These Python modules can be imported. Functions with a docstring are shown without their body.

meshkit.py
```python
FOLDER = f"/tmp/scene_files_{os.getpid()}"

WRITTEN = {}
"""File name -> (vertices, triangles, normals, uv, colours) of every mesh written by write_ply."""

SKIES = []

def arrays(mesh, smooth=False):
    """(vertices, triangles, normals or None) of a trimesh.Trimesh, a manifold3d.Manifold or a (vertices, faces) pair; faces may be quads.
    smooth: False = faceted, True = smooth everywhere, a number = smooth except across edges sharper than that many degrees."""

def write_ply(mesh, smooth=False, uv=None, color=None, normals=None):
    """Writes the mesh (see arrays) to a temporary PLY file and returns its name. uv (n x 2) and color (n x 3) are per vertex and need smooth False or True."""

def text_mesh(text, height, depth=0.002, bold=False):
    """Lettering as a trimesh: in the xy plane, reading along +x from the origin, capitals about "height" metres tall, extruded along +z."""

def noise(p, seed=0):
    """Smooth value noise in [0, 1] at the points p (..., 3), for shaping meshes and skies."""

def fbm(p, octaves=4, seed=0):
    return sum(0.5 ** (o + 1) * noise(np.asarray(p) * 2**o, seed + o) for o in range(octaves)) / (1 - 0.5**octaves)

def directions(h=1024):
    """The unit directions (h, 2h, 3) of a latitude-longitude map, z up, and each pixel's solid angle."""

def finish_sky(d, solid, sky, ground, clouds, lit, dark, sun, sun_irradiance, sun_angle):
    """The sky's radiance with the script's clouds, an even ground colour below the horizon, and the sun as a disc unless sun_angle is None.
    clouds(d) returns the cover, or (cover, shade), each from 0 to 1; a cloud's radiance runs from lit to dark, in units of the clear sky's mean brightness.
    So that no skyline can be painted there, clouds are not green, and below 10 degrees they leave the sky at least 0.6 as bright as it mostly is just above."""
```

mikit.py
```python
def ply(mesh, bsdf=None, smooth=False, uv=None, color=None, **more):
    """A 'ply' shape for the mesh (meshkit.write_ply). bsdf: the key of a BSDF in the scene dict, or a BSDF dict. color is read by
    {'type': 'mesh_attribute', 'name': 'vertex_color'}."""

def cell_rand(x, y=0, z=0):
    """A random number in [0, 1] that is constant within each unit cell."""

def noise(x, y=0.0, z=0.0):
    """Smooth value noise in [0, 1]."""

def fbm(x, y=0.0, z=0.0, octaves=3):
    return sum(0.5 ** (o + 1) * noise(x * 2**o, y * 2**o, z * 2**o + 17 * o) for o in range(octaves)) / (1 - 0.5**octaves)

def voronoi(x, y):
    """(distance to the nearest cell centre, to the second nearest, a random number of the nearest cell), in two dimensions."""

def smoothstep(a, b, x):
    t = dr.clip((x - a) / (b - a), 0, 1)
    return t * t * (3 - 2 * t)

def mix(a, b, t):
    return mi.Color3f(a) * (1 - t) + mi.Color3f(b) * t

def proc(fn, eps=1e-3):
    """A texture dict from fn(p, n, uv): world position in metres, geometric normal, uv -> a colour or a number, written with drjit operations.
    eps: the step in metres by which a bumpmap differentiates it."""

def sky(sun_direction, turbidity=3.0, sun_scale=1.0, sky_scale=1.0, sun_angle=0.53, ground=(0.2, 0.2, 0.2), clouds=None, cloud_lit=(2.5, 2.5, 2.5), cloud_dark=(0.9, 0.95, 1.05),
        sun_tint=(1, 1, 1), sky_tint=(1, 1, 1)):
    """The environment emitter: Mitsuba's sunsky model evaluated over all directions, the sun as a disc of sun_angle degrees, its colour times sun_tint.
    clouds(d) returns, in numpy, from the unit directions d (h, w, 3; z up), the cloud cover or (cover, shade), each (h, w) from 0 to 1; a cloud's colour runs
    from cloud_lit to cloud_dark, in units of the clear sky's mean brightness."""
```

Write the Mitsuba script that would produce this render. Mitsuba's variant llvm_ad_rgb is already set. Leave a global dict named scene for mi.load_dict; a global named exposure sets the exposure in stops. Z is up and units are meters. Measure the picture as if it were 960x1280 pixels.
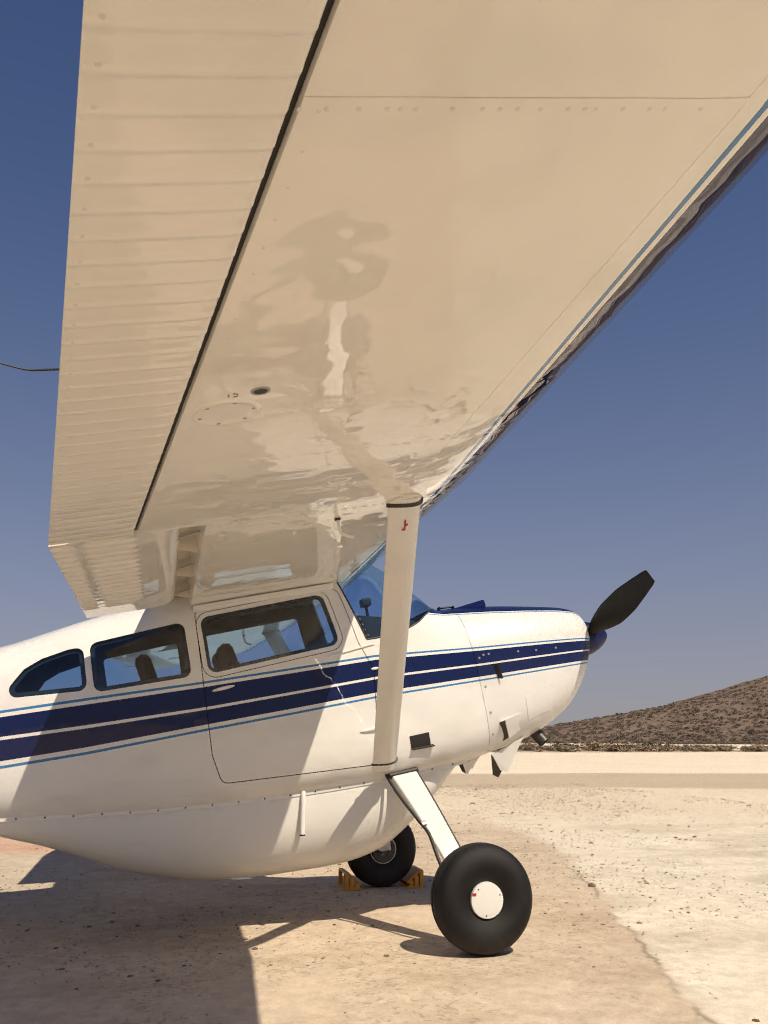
import math
import numpy as np
import trimesh
import manifold3d as m3
import drjit as dr
import mitsuba as mi
import mikit, meshkit
from scipy.interpolate import PchipInterpolator
from shapely.geometry import Polygon

rng = np.random.default_rng(7)
scene, labels = {}, {}

# ------------------------------------------------------------------ camera, sky, exposure
CAM = np.array([-1.764, -5.963, 1.119])
FWD = np.array([0.2360, 0.9374, 0.2562])
scene['camera'] = {
    'type': 'perspective', 'fov': 48.13, 'fov_axis': 'x', 'near_clip': 0.05, 'far_clip': 20000.0,
    'to_world': mi.ScalarTransform4f().look_at(origin=CAM.tolist(), target=(CAM + FWD).tolist(), up=[0, 0, 1])}


def dust(d):
    """Dry-season dust: an even veil that thickens towards the horizon all the way round."""
    el = np.degrees(np.arcsin(np.clip(d[..., 2], -1, 1)))
    return 0.88 * np.exp(-np.maximum(el, 0) / 11.0)


scene['sky'] = mikit.sky([0.318, -0.694, 1.0], turbidity=3.0, sky_scale=0.48, sun_tint=(0.975, 1.0, 1.015), clouds=dust, cloud_lit=(2.05, 1.90, 1.85),
                         sky_tint=(0.86, 0.86, 1.08), ground=(0.42, 0.34, 0.24))
exposure = 1.85

# ------------------------------------------------------------------ frames and helpers
TH = math.radians(11.54)
CO, SI = math.cos(TH), math.sin(TH)
BW = np.array([[CO, 0, -SI], [0, 1, 0], [SI, 0, CO]])     # body (x forward, y port, z up) to world
AC = 'light_aircraft'


def body(p):
    """body x and z of a world point, drjit"""
    return p.x * CO + p.z * SI, p.z * CO - p.x * SI


def numbered(key):
    if key not in scene:
        return key
    i = 1
    while f'{key}_{i:03d}' in scene:
        i += 1
    return f'{key}_{i:03d}'


def put(key, mesh, bsdf, smooth=False, frame='body', label=None, **info):
    """one entry of the scene; mesh is (vertices, faces) or a trimesh, in body or world coordinates"""
    key = numbered(key)
    v, f, n = meshkit.arrays(mesh, smooth)
    if frame == 'body':
        v = v @ BW.T
        n = None if n is None else n @ BW.T
    path = meshkit.write_ply((v, f), normals=n)
    scene[key] = {'type': 'ply', 'filename': path, 'face_normals': n is None, 'bsdf': {'type': 'ref', 'id': bsdf}}
    if label:
        info['label'] = label
    if info:
        labels[key] = info
    return key


def put_normals(key, v, f, n, bsdf, **info):
    key = numbered(key)
    path = meshkit.write_ply((v @ BW.T, f), normals=n @ BW.T)
    scene[key] = {'type': 'ply', 'filename': path, 'face_normals': False, 'bsdf': {'type': 'ref', 'id': bsdf}}
    if info:
        labels[key] = info
    return key


def cat(*meshes):
    return trimesh.util.concatenate([m if isinstance(m, trimesh.Trimesh) else trimesh.Trimesh(*m, process=False) for m in meshes])


def grid_mesh(P, close_v=False, caps=False):
    """P (n, m, 3): rows along, columns around"""
    n, m = P.shape[:2]
    v = P.reshape(-1, 3)
    i, j = np.meshgrid(np.arange(n - 1), np.arange(m if close_v else m - 1), indexing='ij')
    a, b = i * m + j, i * m + (j + 1) % m
    c, d = (i + 1) * m + (j + 1) % m, (i + 1) * m + j
    f = np.concatenate([np.stack([a, b, c], -1).reshape(-1, 3), np.stack([a, c, d], -1).reshape(-1, 3)])
    if caps:
        base = len(v)
        v = np.vstack([v, P[0].mean(0), P[-1].mean(0)])
        k = np.arange(m)
        f = np.vstack([f, np.stack([np.full(m, base), (k + 1) % m, k], -1),
                       np.stack([np.full(m, base + 1), (n - 1) * m + k, (n - 1) * m + (k + 1) % m], -1)])
    t = trimesh.Trimesh(v, f, process=False)
    if caps and t.volume < 0:
        t.invert()
    return t


def tube(points, r, sides=10, caps=True, flat=1.0):
    p = np.asarray(points, float)
    t = np.gradient(p, axis=0)
    t /= np.linalg.norm(t, axis=1, keepdims=True)
    ref = np.eye(3)[np.argmin(np.abs(t).max(0))]
    a = np.cross(t, ref)
    a /= np.linalg.norm(a, axis=1, keepdims=True)
    b = np.cross(t, a)
    ang = np.arange(sides) * 2 * np.pi / sides
    r = np.broadcast_to(r, (len(p),))
    P = p[:, None] + r[:, None, None] * (np.cos(ang)[None, :, None] * a[:, None] + flat * np.sin(ang)[None, :, None] * b[:, None])
    return grid_mesh(P, True, caps)


def smooth_path(pts, n=24):
    p = np.asarray(pts, float)
    s = np.r_[0, np.cumsum(np.linalg.norm(np.diff(p, axis=0), axis=1))]
    return PchipInterpolator(s, p)(np.linspace(0, s[-1], n))


def rbox(size, center=(0, 0, 0), r=0.01, R=None):
    """rounded box: hull of small spheres"""
    h = np.asarray(size, float) / 2 - r
    s = m3.Manifold.sphere(r, 8)
    parts = [s.translate([float(sx * h[0]), float(sy * h[1]), float(sz * h[2])]) for sx in (-1, 1) for sy in (-1, 1) for sz in (-1, 1)]
    m = m3.Manifold.batch_hull(parts).to_mesh()
    v = np.array(m.vert_properties[:, :3], float)
    if R is not None:
        v = v @ np.asarray(R).T
    return trimesh.Trimesh(v + np.asarray(center), np.array(m.tri_verts), process=False)


def rot(axis, deg):
    return trimesh.transformations.rotation_matrix(math.radians(deg), axis)[:3, :3]


def plate(pts, thick):
    """flat polygon given by 3-D points, given thickness along its normal"""
    p = np.asarray(pts, float)
    n = np.cross(p[1] - p[0], p[2] - p[0])
    n /= np.linalg.norm(n)
    v = np.vstack([p + n * thick / 2, p - n * thick / 2])
    return trimesh.convex.convex_hull(v)


def mani(t):
    return m3.Manifold(m3.Mesh(np.asarray(t.vertices, np.float32), np.asarray(t.faces, np.uint32)))


def prism(poly, y0=-1.2, y1=1.2):
    """shapely polygon in body (x, z), extruded from y0 to y1"""
    rings = [np.array(poly.exterior.coords)[:-1]] + [np.array(r.coords)[:-1] for r in poly.interiors]
    cs = m3.CrossSection(rings, m3.FillRule.EvenOdd)
    return m3.Manifold.extrude(cs, y1 - y0).rotate([90, 0, 0]).translate([0, y1, 0])


# ------------------------------------------------------------------ materials
def rgb(*c):
    return {'type': 'rgb', 'value': list(c)}


def lerp_pts(x, xs, ys):
    out = mi.Float(ys[0]) + 0 * x
    for a, b, u, v in zip(xs[:-1], xs[1:], ys[:-1], ys[1:]):
        out = dr.select(x > a, u + (v - u) * dr.clip((x - a) / (b - a), 0, 1), out)
    return out


WHITE, NAVY, SKYB = (0.705, 0.705, 0.69), (0.006, 0.012, 0.066), (0.052, 0.175, 0.38)
SX = [-6.0, -2.36, -1.92, -1.22, -0.73, -0.13, 0.60, 1.40, 1.7]
SU = [1.98, 1.791, 1.771, 1.738, 1.722, 1.704, 1.634, 1.567, 1.54]
SB = [1.66, 1.463, 1.447, 1.444, 1.438, 1.435, 1.408, 1.383, 1.37]


def dirt(p):
    return 1.0 - 0.10 * mikit.smoothstep(0.45, 0.85, mikit.fbm(p.x * 3, p.y * 3, p.z * 5, octaves=4))


def fuselage_colour(p, n, uv):
    x, z = body(p)
    up, lo = lerp_pts(x, SX, SU), lerp_pts(x, SX, SB)
    t = (up - z) / (up - lo)
    mid = lerp_pts(x, [-2.4, -1.2, 0.6, 1.4], [0.48, 0.548, 0.525, 0.49])
    one = mi.Color3f(1.0)
    c = mi.Color3f(*WHITE) * dirt(p)
    film = mikit.smoothstep(1.22, 0.98, z) * mikit.smoothstep(0.35, 0.75, mikit.fbm(x * 5, p.y * 5, z * 9, octaves=4)) * mikit.smoothstep(-1.6, -0.5, x)
    c = mikit.mix(c, (0.46, 0.40, 0.32), 0.42 * film)
    edge = lambda a, b: (t > a) & (t < b)
    c = dr.select(edge(0.0, 0.048), mi.Color3f(*SKYB), c)
    c = dr.select(edge(0.115, mid - 0.028) | edge(mid + 0.028, 0.865), mi.Color3f(*NAVY), c)
    c = dr.select(edge(0.944, 0.992), mi.Color3f(*SKYB), c)
    deck = lerp_pts(x, [0.2, 0.386, 0.805, 1.30, 1.50, 1.6], [1.940, 1.914, 1.866, 1.800, 1.764, 1.735])
    on = x > 0.30
    c = dr.select(on & (z > deck - 0.017), mi.Color3f(*SKYB), c)
    c = dr.select(on & (z > deck - 0.011), mi.Color3f(*WHITE), c)
    c = dr.select(on & (z > deck - 0.004), mi.Color3f(*NAVY), c)
    return c * one


def wing_colour(p, n, uv):
    x, z = body(p)
    ay = dr.abs(p.y)
    le = -0.03 - 0.17 * dr.maximum(0, ay - 2.5) / 2.6
    d = le - x
    c = mi.Color3f(0.80, 0.78, 0.73) * dirt(p)
    c = dr.select((d > 0.168) & (d < 0.185), mi.Color3f(*SKYB), c)
    c = dr.select(d < 0.150, mi.Color3f(*NAVY), c)
    return c


RIB = [0.95, 1.32, 1.70, 2.08, 2.46, 2.86, 3.28, 3.70, 4.12, 4.54, 4.90]


def skin_wave(p, n, uv):
    """sheet-metal skin: shallow pillows between frames and small dents, height in metres"""
    return (0.0027 * mikit.fbm(p.x * 2.6 + 3.1, p.y * 3.4, p.z * 2.6, octaves=2) + 0.0009 * mikit.noise(p.x * 9, p.y * 9, p.z * 9)
            + 0.0011 * mikit.noise(p.x * 16 + 5, p.y * 16, p.z * 16))


def wing_wave(p, n, uv):
    """the same with the skin drawn in at each rivet along the ribs"""
    ay = dr.abs(p.y)
    d = mi.Float(9.0) + 0 * ay
    for r in RIB:
        d = dr.minimum(d, dr.abs(ay - r))
    rivet = dr.exp(-dr.square(d / 0.011)) * (0.5 + 0.5 * dr.cos(p.x * (2 * math.pi / 0.044)))
    return skin_wave(p, n, uv) + 0.0005 * rivet * mikit.smoothstep(4.4, 3.4, ay) - 0.0007 * dr.exp(-dr.square(d / 0.05))


def paint(colour, alpha=0.03, scale=1.0, wave=None, ior=1.52):
    return {'type': 'bumpmap', 'arbitrary': mikit.proc(wave or skin_wave, eps=4e-3), 'scale': scale,
            'bsdf': {'type': 'plastic', 'int_ior': ior, 'diffuse_reflectance': colour} if alpha is None else
            {'type': 'roughplastic', 'alpha': alpha, 'int_ior': 1.52, 'diffuse_reflectance': colour}}


def two(b):
    return {'type': 'twosided', 'bsdf': b}


scene['fuselage_paint'] = two(paint(mikit.proc(fuselage_colour), None, 0.7, None, 1.42))
scene['cowl_paint'] = two(paint(mikit.proc(fuselage_colour), 0.12, 0.05))
scene['wing_paint'] = two(paint(mikit.proc(wing_colour), None, 1.0, wing_wave))


def white_colour(p, n, uv):
    return mi.Color3f(*WHITE) * dirt(p)


scene['white_paint'] = two(paint(mikit.proc(white_colour), 0.06, 0.5))


def pod_colour(p, n, uv):
    x, z = body(p)
    low = mikit.smoothstep(0.75, 0.45, z) * mikit.fbm(x * 6, p.y * 6, z * 6, octaves=4)
    return mikit.mix((0.71, 0.71, 0.69), (0.50, 0.46, 0.39), 0.35 * low)


scene['pod_paint'] = two({'type': 'roughplastic', 'alpha': 0.16, 'int_ior': 1.45, 'diffuse_reflectance': mikit.proc(pod_colour)})
scene['navy_matte'] = two({'type': 'diffuse', 'reflectance': rgb(0.010, 0.018, 0.085)})
scene['navy_paint'] = two({'type': 'roughplastic', 'int_ior': 1.35, 'alpha': 0.25, 'diffuse_reflectance': rgb(*NAVY)})


def rubber_colour(p, n, uv):
    t = mikit.fbm(p.x * 14, p.y * 14, p.z * 14, octaves=4)
    low = mikit.smoothstep(0.16, 0.0, p.z)
    return mikit.mix((0.009, 0.009, 0.010), (0.085, 0.072, 0.058), 0.12 * t * t + 0.55 * low * t)


scene['rubber'] = two({'type': 'roughplastic', 'alpha': 0.40, 'int_ior': 1.33, 'diffuse_reflectance': mikit.proc(rubber_colour)})
scene['black_trim'] = two({'type': 'roughplastic', 'alpha': 0.3, 'diffuse_reflectance': rgb(0.018, 0.017, 0.016)})
scene['blade_paint'] = two({'type': 'roughplastic', 'alpha': 0.35, 'int_ior': 1.25, 'diffuse_reflectance': rgb(0.008, 0.009, 0.010)})
scene['interior'] = two({'type': 'diffuse', 'reflectance': rgb(0.045, 0.043, 0.042)})
scene['headliner'] = two({'type': 'diffuse', 'reflectance': rgb(0.16, 0.15, 0.135)})
scene['seat_cloth'] = two({'type': 'diffuse', 'reflectance': rgb(0.012, 0.012, 0.014)})
scene['bare_metal'] = two({'type': 'principled', 'base_color': rgb(0.42, 0.41, 0.40), 'metallic': 0.9, 'roughness': 0.38})
scene['dark_metal'] = two({'type': 'principled', 'base_color': rgb(0.06, 0.056, 0.052), 'metallic': 0.6, 'roughness': 0.45})
scene['red_paint'] = two({'type': 'roughplastic', 'alpha': 0.2, 'diffuse_reflectance': rgb(0.40, 0.025, 0.02)})
scene['primer'] = two({'type': 'diffuse', 'reflectance': rgb(0.62, 0.58, 0.50)})
scene['glass'] = {'type': 'thindielectric', 'int_ior': 1.5, 'specular_transmittance': rgb(0.53, 0.71, 0.90), 'specular_reflectance': rgb(1, 1, 1)}


def chock_colour(p, n, uv):
    t = mikit.fbm(p.x * 30, p.y * 30, p.z * 30, octaves=3)
    return mikit.mix((0.80, 0.40, 0.03), (0.60, 0.27, 0.03), t)


scene['chock_paint'] = two({'type': 'roughplastic', 'alpha': 0.3, 'diffuse_reflectance': mikit.proc(chock_colour)})
scene['chock_red'] = two({'type': 'diffuse', 'reflectance': rgb(0.22, 0.05, 0.02)})

# ------------------------------------------------------------------ ground
HILL = (457.0, 315.4)


def runway_v(x, y):
    return x * 0.2442 + y * 0.9697 + 6.21        # metres from the camera line, across the strip


def ground_colour(p, n, uv):
    x, y = p.x, p.y
    v = runway_v(x, y)
    big = mikit.fbm(x * 0.35 + 9, y * 0.35, 3.0, octaves=4)
    mid = mikit.fbm(x * 2.1, y * 2.1 + 4, 1.0, octaves=4)
    fine = mikit.fbm(x * 16, y * 16, 7.0, octaves=4)
    grit = mikit.noise(x * 130, y * 130)
    tan = mikit.mix((0.475, 0.392, 0.300), (0.55, 0.468, 0.372), mid)
    tan = mikit.mix(tan, (0.38, 0.298, 0.215), 0.45 * mikit.smoothstep(0.52, 0.75, mikit.fbm(x * 1.1, y * 3.0 + 2, 5.0, octaves=4)))
    pale = mikit.mix((0.60, 0.548, 0.452), (0.68, 0.63, 0.53), mid)
    pale = mikit.mix(pale, (0.42, 0.365, 0.285), 0.5 * mikit.smoothstep(0.50, 0.72, mikit.fbm(x * 0.9 + 5, y * 1.6, 8.0, octaves=5)))
    wob = 0.24 * (mikit.fbm(x * 1.3, y * 1.3, 2.0, octaves=5) - 0.5) + 0.10 * (mikit.fbm(x * 7, y * 7, 5.0, octaves=4) - 0.5)
    xb = lerp_pts(y, [-8, -2.5, -1.7, -0.84, 0.0, 1.5, 3.1, 8.5, 15, 30], [-0.3, 0.54, 0.75, 1.07, 1.37, 1.84, 2.38, 3.1, 2.2, -3.0])
    right = mikit.smoothstep(-0.05, 0.04 + 0.05 * dr.maximum(y, 0), x - xb + wob)
    xl = lerp_pts(y, [-6, -0.8, 0.5, 2.0, 8.0], [-4.2, -2.55, -2.05, -2.2, -2.6])
    left = mikit.smoothstep(0.04, -0.06, x - xl + 0.5 * wob)
    c = mikit.mix(tan, pale, right)
    c = mikit.mix(c, mikit.mix((0.43, 0.37, 0.30), (0.52, 0.46, 0.375), mid), left * 0.9)
    lip = mikit.smoothstep(0.028, 0.0, dr.abs(x - xb + wob + 0.03)) * mikit.smoothstep(0.35, 0.6, mid) * mikit.smoothstep(3.0, 1.0, y)
    c = c * (1 - 0.38 * lip)
    red = mikit.smoothstep(3.6, 4.4, y + wob) * mikit.smoothstep(-1.8, -2.6, x) * mikit.smoothstep(16, 9, y)
    c = mikit.mix(c, mikit.mix((0.46, 0.27, 0.19), (0.56, 0.40, 0.30), mikit.fbm(x * 2, y * 6, 4.0, octaves=3)), red * 0.85)
    # far bands across the strip
    wv = v + 3.0 * (mikit.fbm(x * 0.12, y * 0.12, 1.0, octaves=4) - 0.5)
    far = mikit.smoothstep(10, 16, v)
    c = mikit.mix(c, mikit.mix((0.57, 0.50, 0.39), (0.65, 0.58, 0.465), big), far)
    track = mikit.smoothstep(20.6, 22.2, wv) * mikit.smoothstep(31.5, 30.0, wv)
    c = mikit.mix(c, mikit.mix((0.42, 0.352, 0.27), (0.48, 0.412, 0.32), mikit.fbm(x * 0.3, y * 2.0, 6.0, octaves=4)), track)
    sand = mikit.smoothstep(30.5, 31.5, wv)
    c = mikit.mix(c, mikit.mix((0.64, 0.57, 0.455), (0.70, 0.635, 0.52), big), sand)
    scrub = mikit.smoothstep(79, 83, wv) * mikit.smoothstep(108, 98, wv) * mikit.smoothstep(56, 44, (x * 0.9697 - y * 0.2442) * 85 / dr.maximum(v, 1))
    c = mikit.mix(c, (0.27, 0.21, 0.15), scrub * 0.7)
    hx = dr.sqrt((x - HILL[0]) * (x - HILL[0]) + (y - HILL[1]) * (y - HILL[1]))
    c = mikit.mix(c, (0.36, 0.29, 0.225), mikit.smoothstep(362, 335, hx + 30 * (big - 0.5)))
    c = mikit.mix(c, (0.42, 0.34, 0.25), mikit.smoothstep(500, 900, v))
    chips = mikit.smoothstep(0.70, 0.78, mikit.noise(x * 46 + 3, y * 46)) * mikit.smoothstep(0.40, 0.62, mikit.fbm(x * 1.7, y * 1.7 + 9, 3.0, octaves=3))
    c = mikit.mix(c, (0.20, 0.155, 0.11), 0.32 * chips * mikit.smoothstep(18, 8, v))
    sand_grain = mikit.noise(x * 310, y * 310)
    return c * (0.70 + 0.36 * fine + 0.15 * grit + 0.13 * sand_grain)


def ground_bump(p, n, uv):
    near = mikit.smoothstep(60, 15, runway_v(p.x, p.y))
    return near * (0.012 * mikit.fbm(p.x * 7, p.y * 7, 2.0, octaves=5) + 0.003 * mikit.noise(p.x * 70, p.y * 70))


scene['ground_soil'] = {'type': 'bumpmap', 'arbitrary': mikit.proc(ground_bump, eps=4e-3), 'scale': 1.0,
                        'bsdf': {'type': 'diffuse', 'reflectance': mikit.proc(ground_colour)}}
scene['ground_soil'] = two(scene['ground_soil'])

def ground_height(x, y):
    p = np.stack([x, y, 0 * x], -1)
    z = 0.022 * (meshkit.fbm(p * 1.3, 3, 5) - 0.5) + 0.012 * (meshkit.fbm(p * 5.0, 3, 8) - 0.5)
    for wx, wy in ((0, -1.15), (0, 1.15)):
        z = z * (1 - np.exp(-(((x - wx) / 0.5) ** 2 + ((y - wy) / 0.4) ** 2)))
    r = np.hypot(x, y)
    z = z + np.clip((r - 40) / 200, 0, 1) * 1.2 * (meshkit.fbm(p * 0.02, 3, 2) - 0.5)
    return z


def axis_steps(lo, hi, step, far, grow=1.16):
    a = list(np.arange(lo, hi + 1e-6, step))
    s = step
    while a[-1] < far:
        s *= grow
        a.append(a[-1] + s)
    s = step
    while a[0] > -far:
        s *= grow
        a.insert(0, a[0] - s)
    return np.array(a)


gx, gy = axis_steps(-5, 7, 0.06, 6000), axis_steps(-6, 12, 0.06, 6000)
X, Y = np.meshgrid(gx, gy, indexing='ij')
put('ground', grid_mesh(np.stack([X, Y, ground_height(X, Y)], -1)), 'ground_soil', True, 'world',
    label='pale sandy airstrip with a packed tan earth patch under the aircraft', kind='structure')


# ------------------------------------------------------------------ hill
def hill_height(x, y):
    r = np.hypot(x - HILL[0], y - HILL[1])
    h = 90 * np.clip(1 - r / 350, 0, None) ** 1.5
    p = np.stack([x, y, 0 * x], -1)
    k = np.clip(h / 6, 0, 1)
    h = h + k * (5.0 * (meshkit.fbm(p * 0.016, 4, 3) - 0.5) + 1.6 * (meshkit.fbm(p * 0.10, 4, 4) - 0.5) + 0.8 * (meshkit.noise(p * 0.5, 9) - 0.5))
    return h - 0.6


def hill_colour(p, n, uv):
    a = mikit.fbm(p.x * 0.05, p.y * 0.05, p.z * 0.05, octaves=4)
    b = mikit.fbm(p.x * 0.45, p.y * 0.45, p.z * 0.6, octaves=4)
    c = mikit.mix((0.160, 0.120, 0.099), (0.205, 0.158, 0.132), a)
    c = mikit.mix(c, (0.115, 0.086, 0.069), 0.7 * mikit.smoothstep(0.48, 0.66, b))
    return mikit.mix(c, (0.21, 0.165, 0.125), 0.6 * mikit.smoothstep(0.42, 0.30, b))


scene['hill_soil'] = two({'type': 'diffuse', 'reflectance': mikit.proc(hill_colour)})
hx, hy = np.linspace(HILL[0] - 365, HILL[0] + 365, 460), np.linspace(HILL[1] - 365, HILL[1] + 365, 460)
X, Y = np.meshgrid(hx, hy, indexing='ij')
put('hill', grid_mesh(np.stack([X, Y, hill_height(X, Y)], -1)), 'hill_soil', True, 'world',
    label='brown stony hill rising to the right behind the airstrip', kind='structure')

# ------------------------------------------------------------------ shrubs
def leaf_colour(base):
    def fn(p, n, uv):
        t = mikit.noise(p.x * 1.7, p.y * 1.7, p.z * 1.7)
        return mi.Color3f(*base) * (0.7 + 0.6 * t)
    return fn


scene['shrub_brown'] = two({'type': 'diffuse', 'reflectance': mikit.proc(leaf_colour((0.28, 0.215, 0.155)))})
scene['shrub_green'] = two({'type': 'diffuse', 'reflectance': mikit.proc(leaf_colour((0.20, 0.175, 0.125)))})

scene['hill_shrub_brown'] = two({'type': 'diffuse', 'reflectance': mikit.proc(leaf_colour((0.185, 0.150, 0.124)))})
scene['hill_shrub_green'] = two({'type': 'diffuse', 'reflectance': mikit.proc(leaf_colour((0.150, 0.135, 0.098)))})


def shrub_mesh(seed, n_leaf=260, w=1.0, h=0.7, leaf=0.14):
    r = np.random.default_rng(seed)
    lobes = r.normal(0, 0.33, (6, 3)) * [w, w, 0.25 * h] + [0, 0, 0.45 * h]
    c = lobes[r.integers(0, 6, n_leaf)] + r.normal(0, 0.17, (n_leaf, 3)) * [w, w, h]
    c[:, 2] = np.abs(c[:, 2])
    a = r.normal(0, 1, (n_leaf, 3)); a /= np.linalg.norm(a, axis=1, keepdims=True)
    b = np.cross(a, r.normal(0, 1, (n_leaf, 3))); b /= np.linalg.norm(b, axis=1, keepdims=True)
    s = leaf * r.uniform(0.5, 1.4, (n_leaf, 1))
    v = np.stack([c - a * s, c + b * s * 0.6, c + a * s], 1).reshape(-1, 3)
    leaves = trimesh.Trimesh(v, np.arange(3 * n_leaf).reshape(-1, 3), process=False)
    twigs = [tube(np.linspace([0, 0, -0.05], c[k], 3), [0.03, 0.02, 0.008], 4, False) for k in r.integers(0, n_leaf, 14)]
    return leaves, cat(*twigs)


VAR = []
for k in range(4):
    leaves, twigs = shrub_mesh(20 + k)
    colour = 'shrub_green' if k == 3 else 'shrub_brown'
    VAR.append((leaves, twigs, colour))
    scene[f'shrub_kind_{k}'] = {'type': 'shapegroup',
                                'foliage': mikit.ply(leaves, colour),
                                'stem': mikit.ply(twigs, 'shrub_brown')}
T4 = mi.ScalarTransform4f


def strip_point(u, v):
    """u along the airstrip, v across it from the camera line"""
    return -1.764 + u * 0.9697 + v * 0.2442 - 0.0, -5.963 + v * 0.9697 - u * 0.2442


shr = np.random.default_rng(11)
names = ['dry brown shrub in the low bush line before the hill', 'grey-green shrub in the low bush line before the hill']
count = 0
for k in range(95):
    u = 10 + 40 * shr.random() ** 1.2
    if u < 0:
        continue
    v = 84 + 20 * shr.random() * np.clip((46 - u) / 24, 0.08, 1)
    if u > 37 and shr.random() < 0.3:
        continue
    x, y = strip_point(u * v / 85, v)
    s = shr.uniform(0.50, 0.95) * (1.6 if shr.random() < 0.14 else 1.0)
    kind = int(shr.integers(0, 4))
    key = numbered('desert_shrub')
    scene[key] = {'type': 'instance', 'group': {'type': 'ref', 'id': f'shrub_kind_{kind}'},
                  'to_world': T4().translate([float(x), float(y), float(ground_height(np.array(x), np.array(y)))]).rotate([0, 0, 1], float(shr.uniform(0, 360))).scale([s * 1.7, s * 1.7, s])}
    labels[key] = {'label': names[1] if kind == 3 else names[0], 'category': 'shrub',
                   'group': 'grey-green shrubs along the far bush line' if kind == 3 else 'dry brown shrubs along the far bush line'}

# scrub and stones that cover the hill: nobody could count them
pts, Ls = [], []
hr = np.random.default_rng(5)
while len(pts) < 12000:
    a, r_ = math.radians(hr.uniform(8, 88)), 200 + 260 * hr.random() ** 1.3
    x, y = r_ * math.sin(a), r_ * math.cos(a)
    if math.hypot(x - HILL[0], y - HILL[1]) < 352:
        pts.append((x, y))
pts = np.array(pts)
hz = hill_height(pts[:, 0], pts[:, 1])
gz = ground_height(pts[:, 0], pts[:, 1])
base = [shrub_mesh(50 + k, 70, 1.0, 0.75, 0.26)[0] for k in range(5)]
out = {'hill_shrub_brown': [], 'hill_shrub_green': []}
for k, (x, y) in enumerate(pts):
    m = base[k % 5]
    s = hr.uniform(0.45, 1.25) * (1.6 if hr.random() < 0.08 else 1)
    c, d = math.cos(k), math.sin(k)
    s *= 0.8
    v = m.vertices * [s * 1.25, s * 1.25, s]
    v = np.stack([v[:, 0] * c - v[:, 1] * d, v[:, 0] * d + v[:, 1] * c, v[:, 2]], 1) + [x, y, max(hz[k], gz[k])]
    out['hill_shrub_green' if k % 7 == 0 else 'hill_shrub_brown'].append(v)
f0 = base[0].faces
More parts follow.
